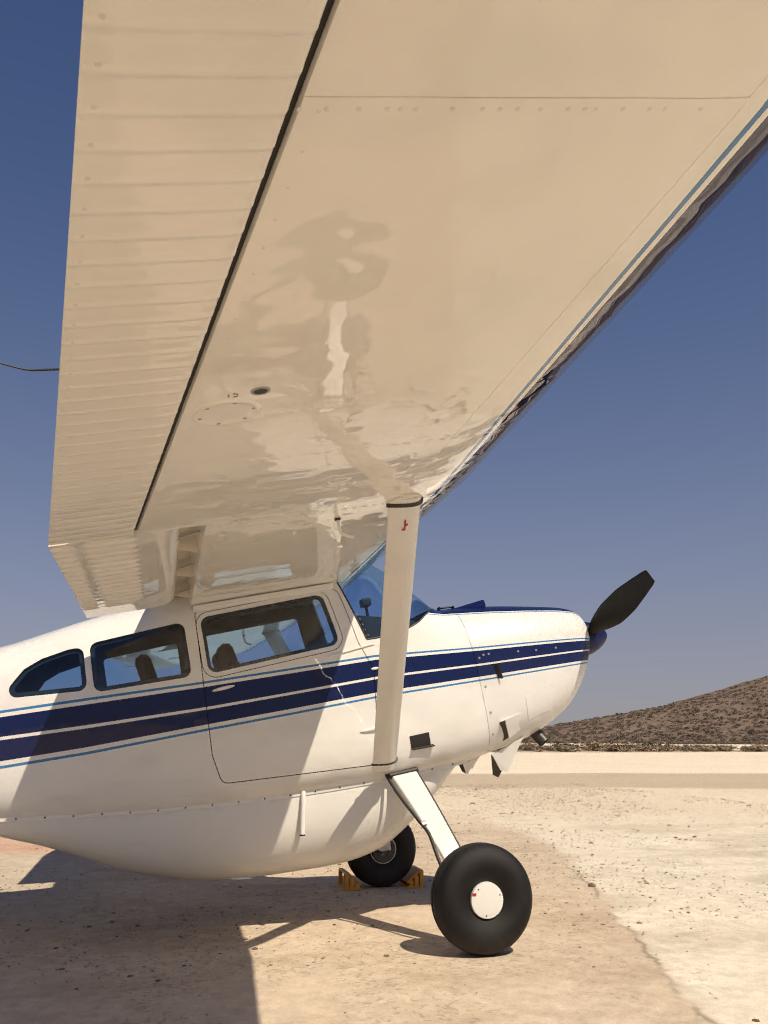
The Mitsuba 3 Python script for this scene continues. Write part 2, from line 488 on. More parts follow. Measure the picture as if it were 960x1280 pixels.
for col, vs in out.items():
    v = np.vstack(vs)
    f = (f0[None] + (np.arange(len(vs)) * len(base[0].vertices))[:, None, None]).reshape(-1, 3)
    put('hill_scrub', (v, f), col, False, 'world', label='dry scrub scattered all over the brown hill' if col == 'hill_shrub_brown' else 'greener scrub scattered over the brown hill', kind='stuff', category='scrub')

# ------------------------------------------------------------------ loose stones on the ground (stuff)
def pebble_colour(p, n, uv):
    t = mikit.cell_rand(dr.floor(p.x * 24), dr.floor(p.y * 24))
    return mikit.mix((0.13, 0.095, 0.068), (0.33, 0.27, 0.20), t * t)


scene['pebble'] = two({'type': 'diffuse', 'reflectance': mikit.proc(pebble_colour)})
pr = np.random.default_rng(3)
ico = trimesh.creation.icosahedron()
N = 52000
q = np.stack([pr.uniform(-4, 9, N), pr.uniform(-4.5, 16, N)], 1)
dens = meshkit.fbm(np.stack([q[:, 0] * 0.55, q[:, 1] * 0.55, 0 * q[:, 0]], -1), 4, 2)
xb_ = np.interp(q[:, 1], [-8, -2.5, -1.7, -0.84, 0.0, 1.5, 3.1, 8.5, 15], [-0.3, 0.54, 0.75, 1.07, 1.37, 1.84, 2.38, 3.1, 2.2])
keep = (pr.random(N) < np.clip((dens - 0.36) * 4.2, 0.06, 1) * np.where(q[:, 0] > xb_, 1.0, 0.55))
keep &= (np.hypot(q[:, 0], q[:, 1] + 1.15) > 0.35)
q = q[keep]
size = 0.0034 * np.exp(pr.normal(0, 0.5, len(q))) * (1 + 0.035 * np.clip(q[:, 1] + 3, 0, 12))
size[pr.random(len(q)) < 0.012] *= 2.2
zz = ground_height(q[:, 0], q[:, 1])
vs = []
for k in range(len(q)):
    v = ico.vertices * pr.uniform(0.6, 1.5, 3) * [1.5, 1.2, 0.55] * pr.uniform(0.75, 1.25, (12, 1))
    a = pr.uniform(0, 6.28)
    v = np.stack([v[:, 0] * math.cos(a) - v[:, 1] * math.sin(a), v[:, 0] * math.sin(a) + v[:, 1] * math.cos(a), v[:, 2]], 1)
    vs.append(v * size[k] + [q[k, 0], q[k, 1], zz[k] + 0.15 * size[k]])
f = (ico.faces[None] + (np.arange(len(q)) * 12)[:, None, None]).reshape(-1, 3)
put('gravel', (np.vstack(vs), f), 'pebble', False, 'world', label='small dark stones scattered over the sandy ground', kind='stuff', category='gravel')

# ------------------------------------------------------------------ aircraft: fuselage loft
ST = np.array([
    # x, top, bottom, half-width, widest z, n upper, n lower
    [-5.95, 2.06, 1.80, 0.03, 1.93, 2.0, 2.0],
    [-5.00, 2.09, 1.58, 0.16, 1.85, 2.2, 2.2],
    [-4.00, 2.13, 1.36, 0.28, 1.75, 2.3, 2.4],
    [-3.00, 2.165, 1.19, 0.41, 1.66, 2.5, 3.0],
    [-2.40, 2.205, 1.10, 0.48, 1.60, 2.6, 3.8],
    [-1.86, 2.285, 1.02, 0.535, 1.55, 2.8, 4.5],
    [-1.20, 2.37, 0.955, 0.565, 1.50, 3.2, 5.0],
    [-0.60, 2.42, 0.91, 0.575, 1.48, 3.3, 5.0],
    [-0.25, 2.44, 0.89, 0.57, 1.47, 3.2, 5.0],
    [-0.05, 2.41, 0.888, 0.565, 1.465, 3.1, 5.0],
    [0.083, 2.34, 0.89, 0.558, 1.46, 3.0, 5.0],
    [0.20, 2.225, 0.893, 0.55, 1.455, 2.9, 4.8],
    [0.32, 2.10, 0.90, 0.54, 1.45, 2.85, 4.6],
    [0.42, 1.990, 0.905, 0.532, 1.45, 2.8, 4.5],
    [0.47, 1.962, 0.908, 0.528, 1.45, 2.8, 4.4],
    [0.60, 1.950, 0.925, 0.515, 1.45, 2.8, 4.0],
    [0.87, 1.922, 0.955, 0.490, 1.46, 2.75, 3.6],
    [1.25, 1.858, 1.085, 0.430, 1.48, 2.7, 3.0],
    [1.42, 1.826, 1.235, 0.365, 1.51, 2.6, 2.7],
    [1.52, 1.795, 1.365, 0.290, 1.56, 2.4, 2.4],
    [1.565, 1.765, 1.44, 0.235, 1.59, 2.2, 2.2],
    [1.590, 1.735, 1.49, 0.175, 1.60, 2.0, 2.0],
])
CURVE = [PchipInterpolator(ST[:, 0], ST[:, k]) for k in range(1, 7)]


def sect(x, inset=0.0):
    t, b, w, m, nu, nl = (c(x) for c in CURVE)
    return t - inset, b + inset, np.maximum(w - inset, 0.004), m, nu, nl


def hull_loft(x0, x1, step, around, inset=0.0):
    xs = np.unique(np.r_[np.arange(x0, x1, step), x1, np.linspace(max(x0, 1.45), x1, 12)]) if x1 > 1.45 else np.unique(np.r_[np.arange(x0, x1, step), x1])
    t, b, w, m, nu, nl = (a[:, None] for a in sect(xs, inset))
    a = np.arange(around) * 2 * np.pi / around
    # even spacing on a superellipse needs denser angles near the corners
    cs, sn = np.cos(a)[None], np.sin(a)[None]
    n = np.where(sn > 0, nu, nl)
    rad = (np.abs(cs) ** n + np.abs(sn) ** n) ** (-1 / n)
    y = w * rad * cs
    z = m + rad * sn * np.where(sn > 0, t - m, m - b)
    return grid_mesh(np.stack([np.broadcast_to(xs[:, None], y.shape), y, z], -1), True, True)


def implicit(p, inset=0.0):
    x = np.clip(p[:, 0], ST[0, 0], ST[-1, 0])
    t, b, w, m, nu, nl = sect(x, inset)
    up = p[:, 2] > m
    n = np.where(up, nu, nl)
    h = np.where(up, t - m, m - b)
    return (np.abs(p[:, 1]) / w) ** n + (np.abs(p[:, 2] - m) / h) ** n - 1


def gradient(p, inset=0.0):
    e, g = 1e-4, np.zeros_like(p)
    for k in range(3):
        d = np.zeros(3); d[k] = e
        g[:, k] = (implicit(p + d, inset) - implicit(p - d, inset)) / (2 * e)
    g /= np.linalg.norm(g, axis=1, keepdims=True) + 1e-12
    return g


def side_y(x, z, inset=0.0):
    """half-width of the hull at body x, z"""
    x, z = np.broadcast_arrays(np.asarray(x, float), np.asarray(z, float))
    t, b, w, m, nu, nl = sect(x, inset)
    up = z > m
    n, h = np.where(up, nu, nl), np.where(up, t - m, m - b)
    return w * np.clip(1 - (np.abs(z - m) / h) ** n, 0, 1) ** (1 / n)


def skin_arrays(man, only_outer=False, shift=0.0):
    """hull pieces after booleans: smooth normals of the hull on its outer skin, flat ones on cut edges"""
    me = man.to_mesh()
    v, f = np.array(me.vert_properties[:, :3], float), np.array(me.tri_verts)
    fn = np.cross(v[f[:, 1]] - v[f[:, 0]], v[f[:, 2]] - v[f[:, 0]])
    ar = np.linalg.norm(fn, axis=1)
    ok = ar > 1e-12
    f, fn = f[ok], fn[ok] / ar[ok][:, None]
    g = gradient(v)
    near = np.abs(implicit(v)) < 0.03
    outer = near[f].all(1) & ((g[f] * fn[:, None]).sum(-1).min(1) > 0.5)
    fo = f[outer]
    used, inv = np.unique(fo, return_inverse=True)
    vo, no, fo = v[used] + shift * g[used], g[used], inv.reshape(-1, 3)
    if only_outer:
        return vo, fo, no
    fi, ni = f[~outer], fn[~outer]
    V = np.vstack([vo, v[fi].reshape(-1, 3)])
    NN = np.vstack([no, np.repeat(ni, 3, 0)])
    F = np.vstack([fo, len(vo) + np.arange(3 * len(fi)).reshape(-1, 3)])
    return V, F, NN


def rounded(pts, r):
    return Polygon(pts).buffer(-r, 12).buffer(r, 12)


W3 = rounded([(-2.325, 1.860), (-2.305, 1.915), (-2.216, 2.008), (-2.113, 2.052), (-1.96, 2.079), (-1.872, 2.079), (-1.872, 1.812), (-2.29, 1.850)], 0.048)
W2 = rounded([(-1.835, 2.092), (-1.27, 2.125), (-1.27, 1.780), (-1.835, 1.792)], 0.05)
WD = rounded([(-1.170, 2.132), (-0.385, 2.153), (-0.335, 1.812), (-1.170, 1.775)], 0.055)
DOOR = rounded([(-1.198, 2.195), (-0.36, 2.207), (-0.275, 2.16), (-0.215, 1.80), (-0.150, 1.62), (-0.178, 1.40), (-0.245, 1.037), (-1.19, 1.125), (-1.224, 1.30)], 0.055)
WS = Polygon([(-0.262, 2.215), (-0.158, 1.812), (-0.10, 1.810), (-0.025, 1.814), (0.08, 1.826), (0.161, 1.844), (0.225, 1.868), (0.285, 1.905), (0.36, 1.945), (0.455, 1.972), (0.62, 2.02), (0.62, 2.7), (0.02, 2.7), (-0.02, 2.40), (-0.10, 2.28)])

outer = mani(hull_loft(-5.95, 1.59, 0.022, 220))
inner = mani(hull_loft(-5.85, 1.57, 0.03, 160, 0.012))
shell = outer - inner
BIG = 8.0
front_half = m3.Manifold.cube([BIG, BIG, BIG], True).translate([0.5535 + BIG / 2, 0, 1.5])
rear_half = m3.Manifold.cube([BIG, BIG, BIG], True).translate([0.5505 - BIG / 2, 0, 1.5])
wall = shell ^ rear_half
holes = prism(W3) + prism(W2)
door_gap = prism(DOOR)
fus = wall - holes - door_gap - prism(WS)
put_normals(f'{AC}__fuselage', *skin_arrays(fus), 'fuselage_paint', label='white fuselage with two navy side stripes edged in light blue')
cowl = shell ^ front_half
# wheel-well free nose: dark inlets either side of the spinner
for s in (-1, 1):
    cowl = cowl - m3.Manifold.sphere(1.0, 40).scale([0.2, 0.075, 0.055]).translate([1.60, 0.145 * s, 1.64])
put_normals(f'{AC}__engine_cowling', *skin_arrays(cowl), 'cowl_paint', label='engine cowling with a dark blue top panel')

for s in (-1, 1):
    half = m3.Manifold.cube([BIG, BIG, BIG], True).translate([0, s * BIG / 2, 1.5])
    d = (shell ^ prism(DOOR.buffer(-0.005))) ^ half
    body_ = d - prism(WD.buffer(0.032))
    ring = (d ^ prism(WD.buffer(0.0275))) - prism(WD)
    key = put_normals(f'{AC}__door', *skin_arrays(body_), 'fuselage_paint')
    put_normals(f'{key}__window_frame', *skin_arrays(ring), 'white_paint')
    put_normals(f'{key}__window_pane', *skin_arrays((shell ^ prism(WD.buffer(0.004))) ^ half, True, -0.005), 'glass')
    # handle: slim teardrop
    xs = np.linspace(-1.168, -1.028, 15)
    zc = 1.671 + (xs + 1.168) * 0.06
    prof = 0.011 * np.sqrt(np.clip(1 - ((xs + 1.098) / 0.071) ** 2, 0.02, 1))
    put(f'{key}__handle', tube(np.stack([xs, s * (side_y(xs, zc) + 0.010), zc], 1), prof, 10), 'white_paint', True)
    # door hinge fairings
    for hz_, hx_ in ((1.255, -0.185), (1.62, -0.15)):
        xs = np.linspace(hx_ - 0.13, hx_ + 0.09, 13) if hz_ < 1.4 else np.linspace(hx_ - 0.02, hx_ + 0.03, 9)
        zc = np.full_like(xs, hz_)
        prof = (0.014 if hz_ < 1.4 else 0.010) * np.sqrt(np.clip(1 - ((xs - xs.mean()) / (np.ptp(xs) / 2 + 0.002)) ** 2, 0.02, 1))
        put(f'{key}__hinge', tube(np.stack([xs, s * (side_y(xs, zc) + 0.002), zc], 1), prof, 10), 'white_paint', True)
    for poly, nm in ((W2, 'cabin_window'), (W3, 'cabin_window')):
        put_normals(f'{AC}__{nm}', *skin_arrays((wall ^ prism(poly.buffer(0.004))) ^ half, True, -0.005), 'glass')
    # thin drip strip under the windscreen corner
    xs = np.linspace(-0.42, -0.12, 12)
    zc = 1.748 + (xs + 0.42) * 0.09
    put(f'{AC}__drip_strip', tube(np.stack([xs, s * (side_y(xs, zc) + 0.003), zc], 1), 0.006, 8), 'white_paint', True)

put_normals(f'{AC}__windscreen', *skin_arrays(wall ^ prism(WS.buffer(0.002)), True, -0.004), 'glass')
# dark rubber edge of the windscreen, along its sides and base
for s in (-1, 1):
    e = np.array([(-0.262, 2.215), (-0.21, 2.01), (-0.158, 1.812), (-0.10, 1.810), (-0.025, 1.814), (0.08, 1.826), (0.161, 1.844), (0.225, 1.868), (0.285, 1.905), (0.36, 1.945)])
    e2 = np.stack([np.interp(np.linspace(0, 9, 60), np.arange(10), e[:, k]) for k in (0, 1)], 1)
    put(f'{AC}__windscreen_seal', tube(np.stack([e2[:, 0], s * (side_y(e2[:, 0], e2[:, 1]) + 0.0), e2[:, 1]], 1), 0.0055, 6), 'dark_metal', True)

# rivet rows of the fuselage skin
rp = []
def skin_row(x0, z0, x1, z1, gap=0.034):
    n = int(math.hypot(x1 - x0, z1 - z0) / gap)
    for t in np.linspace(0, 1, n + 1):
        rp.append((x0 + (x1 - x0) * t, z0 + (z1 - z0) * t))
skin_row(-0.222, 2.06, -0.150, 1.80); skin_row(-0.205, 2.06, -0.133, 1.80)
skin_row(-2.31, 1.44, -2.33, 1.21); skin_row(-2.34, 1.44, -2.36, 1.21)
skin_row(-1.25, 1.40, -1.25, 1.06); skin_row(-0.12, 1.40, -0.14, 1.10); skin_row(0.53, 1.85, 0.53, 1.00, 0.05)
skin_row(-1.85, 1.05 + 0.09, -1.27, 1.06 + 0.03); skin_row(-0.10, 1.045, 0.50, 1.02)
skin_row(-1.86, 1.78, -1.86, 2.12); skin_row(-1.235, 1.80, -1.235, 2.12)
rp = np.array(rp)
q_ = np.stack([rp[:, 0], -side_y(rp[:, 0], rp[:, 1]), rp[:, 1]], 1)
head = trimesh.creation.icosphere(subdivisions=1)
for s in (-1, 1):
    qq = q_ * [1, -s, 1]
    gn = gradient(qq)
    ta_ = np.cross(gn, [1.0, 0, 0]); ta_ /= np.linalg.norm(ta_, axis=1, keepdims=True)
    tb_ = np.cross(gn, ta_)
    V = (qq[:, None] + head.vertices[None, :, :1] * 0.0034 * ta_[:, None] + head.vertices[None, :, 1:2] * 0.0034 * tb_[:, None] + head.vertices[None, :, 2:] * 0.0010 * gn[:, None]).reshape(-1, 3)
    F_ = (head.faces[None] + (np.arange(len(qq)) * len(head.vertices))[:, None, None]).reshape(-1, 3)
    put(f'{AC}__skin_rivets', (V, F_), 'fuselage_paint', True, kind='stuff')

# ------------------------------------------------------------------ cabin interior
liner = mani(hull_loft(-2.42, 0.40, 0.04, 120, 0.020)) - mani(hull_loft(-2.40, 0.38, 0.04, 120, 0.034))
liner = liner - prism(W3.buffer(-0.028)) - prism(W2.buffer(-0.026)) - prism(WD.buffer(-0.022)) - prism(WS.buffer(0.012))
me = liner.to_mesh()
put(f'{AC}__cabin_lining', (np.array(me.vert_properties[:, :3]), np.array(me.tri_verts)), 'interior')
floor_ = (mani(hull_loft(-2.38, 0.45, 0.05, 80, 0.038)) ^ m3.Manifold.cube([6, 3, 0.04], True).translate([-1, 0, 1.12])).to_mesh()
put(f'{AC}__cabin_floor', (np.array(floor_.vert_properties[:, :3]), np.array(floor_.tri_verts)), 'interior')
for bx in (0.47, -2.43):
    bulk = (mani(hull_loft(-2.46, 0.50, 0.04, 80, 0.015)) ^ m3.Manifold.cube([0.02, 3, 3], True).translate([bx, 0, 1.5])).to_mesh()
    put(f'{AC}__bulkhead', (np.array(bulk.vert_properties[:, :3]), np.array(bulk.tri_verts)), 'interior')
panel = mani(hull_loft(-0.02, 0.40, 0.04, 80, 0.04)) ^ m3.Manifold.cube([1, 3, 0.62], True).translate([0.2, 0, 1.50])
hood = m3.Manifold.batch_hull([m3.Manifold.sphere(0.03, 12).translate([x, y, z]) for x in (-0.10, 0.24) for y, z in ((-0.43, 1.76), (0.43, 1.76), (-0.36, 1.90 - 0.2 * x), (0.36, 1.90 - 0.2 * x), (-0.22, 1.95 - 0.25 * x), (0.22, 1.95 - 0.25 * x))])
panel = (panel + hood).to_mesh()
put(f'{AC}__instrument_panel', (np.array(panel.vert_properties[:, :3]), np.array(panel.tri_verts)), 'interior')
put(f'{AC}__compass', cat(rbox((0.07, 0.09, 0.06), (0.02, 0.0, 2.105), 0.012), rbox((0.02, 0.02, 0.12), (0.02, 0, 2.03), 0.006)), 'black_trim', 30)
for row, (sx, top) in enumerate(((-0.93, 1.965), (-1.44, 1.985))):
    for s in (-1, 1):
        c0 = np.array([sx, 0.25 * s, 1.12])
        k = put(f'{AC}__seat', rbox((0.46, 0.42, 0.13), c0 + [0.22, 0, 0.22], 0.05), 'seat_cloth', 40)
        lean = rot([0, 1, 0], -12)
        put(f'{k}__backrest', rbox((0.10, 0.42, 0.52), c0 + [-0.03, 0, 0.47], 0.045, lean), 'seat_cloth', 40)
        hgt = top - 0.10
        put(f'{k}__headrest', rbox((0.10, 0.26, 0.20), [sx - 0.09, 0.25 * s, hgt], 0.045, lean), 'seat_cloth', 40)
for s in (-1, 1):
    put(f'{AC}__control_yoke', cat(tube([[0.05, 0.25 * s, 1.62], [-0.2, 0.25 * s, 1.62]], 0.012, 8),
                                   tube(smooth_path([[-0.2, 0.25 * s - 0.13, 1.72], [-0.2, 0.25 * s - 0.12, 1.60], [-0.2, 0.25 * s, 1.60], [-0.2, 0.25 * s + 0.12, 1.60], [-0.2, 0.25 * s + 0.13, 1.72]]), 0.013, 8)), 'black_trim', True)

# ------------------------------------------------------------------ cargo pod under the belly
PD = np.array([
    [-2.74, 1.225, 1.212, 0.10], [-2.60, 1.205, 1.15, 0.28], [-2.46, 1.19, 1.072, 0.36], [-2.25, 1.157, 0.972, 0.41], [-2.04, 1.122, 0.858, 0.44],
    [-1.83, 1.09, 0.735, 0.458], [-1.60, 1.055, 0.635, 0.468], [-1.39, 1.028, 0.566, 0.473], [-1.15, 1.0, 0.522, 0.477], [-0.90, 0.977, 0.488, 0.478],
    [-0.46, 0.945, 0.458, 0.474], [-0.24, 0.935, 0.486, 0.463], [-0.12, 0.931, 0.538, 0.45], [0.065, 0.926, 0.650, 0.41], [0.27, 0.922, 0.805, 0.33],
    [0.37, 0.920, 0.888, 0.26], [0.43, 0.920, 0.912, 0.18]])
PC = [PchipInterpolator(PD[:, 0], PD[:, k]) for k in (1, 2, 3)]
xs = np.linspace(-2.74, 0.43, 190)
zs_, zb_, pw_ = (c(xs)[:, None] for c in PC)
a = np.linspace(0, np.pi, 61)[None]
n_ = 2.9
rad = (np.abs(np.cos(a)) ** n_ + np.abs(np.sin(a)) ** n_) ** (-1 / n_)
y, z = pw_ * rad * np.cos(a), zs_ - (zs_ - zb_) * rad * np.sin(a)
low = np.stack([np.broadcast_to(xs[:, None], y.shape), y, z], -1)
lip = np.stack([low[:, [0, -1]][..., 0], low[:, [0, -1]][..., 1] * 0.93, low[:, [0, -1]][..., 2] + 0.03], -1)
put(f'{AC}__cargo_pod', grid_mesh(np.concatenate([lip[:, :1], low, lip[:, 1:]], 1), True, True), 'pod_paint', 50,
    label='bulging white cargo pod under the belly')
for s in (-1, 1):
    xx = np.linspace(-2.70, 0.40, 140)
    zz_ = PC[0](xx)
    rows = []
    for dz, dy in ((-0.012, -0.03), (-0.010, 0.005), (0.0, 0.007), (0.016, 0.005), (0.020, -0.03)):
        yy = np.maximum(PC[2](xx), side_y(xx, zz_ + 0.006)) + dy
        rows.append(np.stack([xx, s * yy, zz_ + dz], 1))
    P_ = np.stack(rows, 1)
    put(f'{AC}__pod_trim', grid_mesh(P_ if s < 0 else P_[:, ::-1]), 'white_paint', 40)
    # screws of the trim
    sc = []
    for x_ in np.arange(-2.5, 0.3, 0.155):
        z_ = float(PC[0](x_)) + 0.004
        yy = max(float(PC[2](x_)), float(side_y(x_, z_ + 0.002))) + 0.006
        sc.append(trimesh.creation.cylinder(0.005, 0.006, sections=8, transform=np.array([[1, 0, 0, x_], [0, 0, 1, s * yy], [0, -1, 0, z_], [0, 0, 0, 1.0]])))
    put(f'{AC}__pod_screws', cat(*sc), 'dark_metal', kind='stuff')

# drain mast below the door
for s in (-1,):
    p = np.array([[-0.712, s * 0.478, 0.985], [-0.722, s * 0.492, 0.93], [-0.745, s * 0.50, 0.83], [-0.765, s * 0.505, 0.735]])
    put(f'{AC}__drain_tube', tube(smooth_path(p, 12), 0.0165, 12), 'white_paint', 50)
    put(f'{AC}__drain_tube__tip', tube(np.array([[-0.7645, s * 0.505, 0.737], [-0.766, s * 0.505, 0.729]]), 0.0172, 12), 'black_trim', 50)

# ------------------------------------------------------------------ wings
def le_x(ay):
    return -0.03 - 0.17 * np.maximum(0, ay - 2.5) / 2.6


def te_x(ay):
    return -1.817 + 0.344 * np.maximum(0, ay - 2.5) / 2.6


def gap_x(ay):
    return -1.485 + 0.319 * (ay - 2.5) / 2.6


def low_z(ay):
    return 2.216 + (ay - 0.6) * 0.0175


def lower(d, k=1.0):
    """height of the lower skin above the wing's lower plane, d behind the leading edge"""
    u = np.clip(d / 0.34, 0, 1)
    return 0.085 * k * (1 - np.sqrt(np.clip(1 - (1 - u) ** 2.3, 0, 1)))


def upper(d, c, k=1.0):
    s = np.clip(d / c, 0, 1)
    t = 0.6 * (0.2969 * np.sqrt(s) - 0.126 * s - 0.3516 * s ** 2 + 0.2843 * s ** 3 - 0.1036 * s ** 4)
    return k * (0.085 * (1 - s) + c * (t + 0.075 * s * (1 - s))) + 0.004


def wing_sheet(ys, side, xa, xb_, drop=0.0, which='low', n=60, le_dense=True):
    """grid of the lower or upper skin from x(ay)=xa to xb"""
    ys = np.asarray(ys, float)
    t = np.linspace(0, 1, n)
    if le_dense:
        t = t ** 1.9
    a, b = xa(ys)[:, None], xb_(ys)[:, None]
    x = a + (b - a) * t[None]
    d = le_x(ys)[:, None] - x
    c = (le_x(ys) - te_x(ys))[:, None]
    z = low_z(ys)[:, None] + (lower(d) if which == 'low' else upper(d, c)) - drop
    return np.stack([x, side * np.broadcast_to(ys[:, None], x.shape), z], -1)


def join_profile(lo, up):
    """closed section: lower skin LE -> TE then upper skin TE -> LE"""
    return grid_mesh(np.concatenate([lo, up[:, ::-1][:, :-1]], 1), True, True)


for s in (-1, 1):
    tag = {'label': 'underside wing panel with light blue line and dark blue leading edge'} if s < 0 else {}
    # inboard: lower skin stops ahead of the flap, upper skin goes on over the flap nose
    y1 = np.linspace(0.0, 2.505, 60)
    lo = wing_sheet(y1, s, le_x, lambda y: 0 * y - 1.212, n=46)
    up = wing_sheet(y1, s, le_x, lambda y: 0 * y - 1.46, which='up', n=46)
    under = wing_sheet(y1, s, lambda y: 0 * y - 1.222, lambda y: 0 * y - 1.455, drop=0.006, which='up', n=6, le_dense=False)
    prof = np.concatenate([lo, under, up[:, ::-1][:, :-1]], 1)
    wing = put(f'{AC}__wing', grid_mesh(prof, True, True), 'wing_paint', 35, **tag)
    # outboard panel, ends at the aileron gap
    y2 = np.linspace(2.507, 4.928, 60)
    lo = wing_sheet(y2, s, le_x, lambda y: gap_x(y))
    up = wing_sheet(y2, s, le_x, lambda y: gap_x(y) - 0.001, which='up')
    put(f'{wing}__outer_panel', join_profile(lo, up), 'wing_paint', 35)
    y3 = np.linspace(4.9285, 5.22, 20)
    lo = wing_sheet(y3, s, le_x, lambda y: gap_x(y), drop=-0.0022)
    up = wing_sheet(y3, s, le_x, lambda y: gap_x(y) - 0.001, which='up')
    put(f'{wing}__tip_panel', join_profile(lo, up), 'wing_paint', 35)
    # rounded tip
    rows = []
    for yy, kk in zip(5.222 + 0.24 * np.sin(np.linspace(0, np.pi / 2, 14)), np.cos(np.linspace(0, np.pi / 2, 14)).clip(0.03)):
        ya = np.array([yy])
        lo = wing_sheet(ya, s, le_x, te_x, n=40)[0]
        up = wing_sheet(ya, s, le_x, te_x, which='up', n=40)[0]
        loop = np.concatenate([lo, up[::-1][1:-1]])
        mid = low_z(yy) + 0.07
        loop[:, 2] = mid + (loop[:, 2] - mid) * kk
        cx = -0.75
        loop[:, 0] = cx + (loop[:, 0] - cx) * (0.80 + 0.20 * kk)
        rows.append(loop)
    put(f'{wing}__wing_tip', grid_mesh(np.stack(rows), True, True), 'wing_paint', 35)
    # nose skin lapped over the main skin on the underside: its rear edge is the fine seam along the wing
    y4 = np.linspace(2.9, 5.215, 60)
    seam = lambda y: -0.392 - 0.0125 * (y - 3.0)
    sk = wing_sheet(y4, s, lambda y: le_x(y) - 0.09, seam, drop=0.0012 if True else 0, n=24, le_dense=False)
    sk = sk - np.array([0, 0, 1]) * np.where(np.arange(60)[:, None] * 0 + (y4[:, None] > 4.9285), -0.0022, 0)[..., None]
    edge = sk[:, -1:] + [0.0, 0, 0.004]
    start = sk[:, :1] + [0.0, 0, 0.004]
    g = np.concatenate([start, sk, edge], 1)
    put(f'{wing}__leading_edge_skin', grid_mesh(g if s > 0 else g[:, ::-1]), 'wing_paint', 35)
    # aileron with crimped skin
    ya = np.arange(2.515, 5.215, 0.0035)
    pitch = 0.0765
    ph = ((ya - 2.515) / pitch + 0.35) % 1.0 - 0.5
    ridge = np.exp(-(ph * pitch / 0.0085) ** 2) - 0.25 * np.exp(-((ph * pitch + 0.016) / 0.010) ** 2)
    n0, n1 = gap_x(ya) - 0.0105, te_x(ya)
    ts = np.r_[0, 0.006, 0.016, 0.035, 0.12, 0.25, 0.45, 0.65, 0.85, 0.985, 1.0]
    nose_up = np.r_[0.055, 0.010, 0.005, 0.002, 0.0005, 0, 0, 0, 0, 0, 0]
    amp = np.r_[0.0, 0.35, 0.6, 0.9, 1, 0.9, 0.8, 0.8, 0.8, 0.6, 0.0]
    rr = np.random.default_rng(40)
    xg = n0[:, None] + (n1 - n0)[:, None] * ts[None]
    zl = low_z(ya)[:, None] + nose_up[None] - 0.0036 * ridge[:, None] * amp[None]
    zu = low_z(ya)[:, None] + upper(le_x(ya)[:, None] - xg, (le_x(ya) - te_x(ya))[:, None])
    zu[:, 0] = zl[:, 0] + 0.03
    loz = np.stack([xg, s * np.broadcast_to(ya[:, None], xg.shape), zl], -1)
    upz = np.stack([xg, s * np.broadcast_to(ya[:, None], xg.shape), zu], -1)
    put(f'{wing}__aileron', grid_mesh(np.concatenate([loz, upz[:, ::-1]], 1), True, True), 'wing_paint', 30,
        label='long crimped aileron along the trailing edge')
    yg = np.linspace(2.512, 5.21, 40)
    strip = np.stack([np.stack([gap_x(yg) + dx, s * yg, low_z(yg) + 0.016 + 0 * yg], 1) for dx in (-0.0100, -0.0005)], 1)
    put(f'{wing}__gap_shade_strip', grid_mesh(strip), 'black_trim')  # added black strip, stands for the deep shade inside the aileron gap
    # flap with stamped beads
    yf = np.arange(0.655, 2.500, 0.006)
    bead = np.clip(np.cos((yf - 0.655) * 2 * np.pi / 0.098), -0.2, 1) * np.clip((yf - 0.93) / 0.04, 0, 1) * np.clip((2.49 - yf) / 0.03, 0, 1)
    xf = np.r_[-1.300, -1.302, -1.315, -1.340, -1.375, -1.42, -1.475, -1.483, -1.495, -1.515, -1.60, -1.672, -1.69, -1.70, -1.725, -1.735, -1.75, -1.80, -1.810, -1.817]
    nz = np.r_[0.085, 0.060, 0.034, 0.016, 0.006, 0.002, 0.0, 0, 0, 0, 0, 0, 0, 0, 0, 0, 0, 0, 0, 0]
    am = np.r_[0, 0, 0, 0, 0, 0, 0, 0, 0.6, 1, 1, 1, 0.6, 0, 0, 0.6, 1, 1, 0.6, 0]
    xg = np.broadcast_to(xf[None], (len(yf), len(xf)))
    zl = low_z(yf)[:, None] + nz[None] - 0.010 * bead[:, None] * am[None]
    zu = low_z(yf)[:, None] + upper(-0.03 - xf, 1.787)[None] - np.clip((xf + 1.52) / 0.2, 0, 1)[None] ** 2 * 0.075
    zu = np.maximum(zu, zl + 0.003)
    yy = s * np.broadcast_to(yf[:, None], xg.shape)
    put(f'{wing}__flap', grid_mesh(np.concatenate([np.stack([xg, yy, zl], -1), np.stack([xg, yy, zu], -1)[:, ::-1]], 1), True, True), 'wing_paint', 30,
        label='inboard flap stamped with parallel beads')
    # ribs and tracks seen in the slot ahead of the flap
    for yr in (0.72, 1.35, 1.95, 2.46):
        z0 = float(low_z(yr))
        put(f'{wing}__slot_rib', plate([[-1.205, s * yr, z0 + 0.012], [-1.325, s * yr, z0 + 0.045], [-1.34, s * yr, z0 + 0.12], [-1.205, s * yr, z0 + 0.13]], 0.012), 'primer')
    for yr in (0.80, 1.52, 2.20):
        z0 = float(low_z(yr))
        put(f'{wing}__flap_track', tube([[-1.20, s * yr, z0 + 0.055], [-1.40, s * (yr - 0.03), z0 + 0.022]], 0.006, 8), 'bare_metal', True)
    # rivets of the underside: rib rows and spar rows
    rv = []
    def rivet_row(x0, y0, x1, y1, gap=0.042):
        n = int(math.hypot(x1 - x0, y1 - y0) / gap)
        for t in np.linspace(0, 1, n + 1):
            rv.append((x0 + (x1 - x0) * t, y0 + (y1 - y0) * t))
    for yr in RIB[:7]:
        xe = -1.20 if yr < 2.5 else float(gap_x(yr)) + 0.03
        rivet_row(-0.40, yr, xe, yr, 0.045 if yr < 4.8 else 0.09)
    rivet_row(-0.52, 0.7, -0.56, 3.6)
    rivet_row(-1.19, 0.7, -1.19, 2.48)
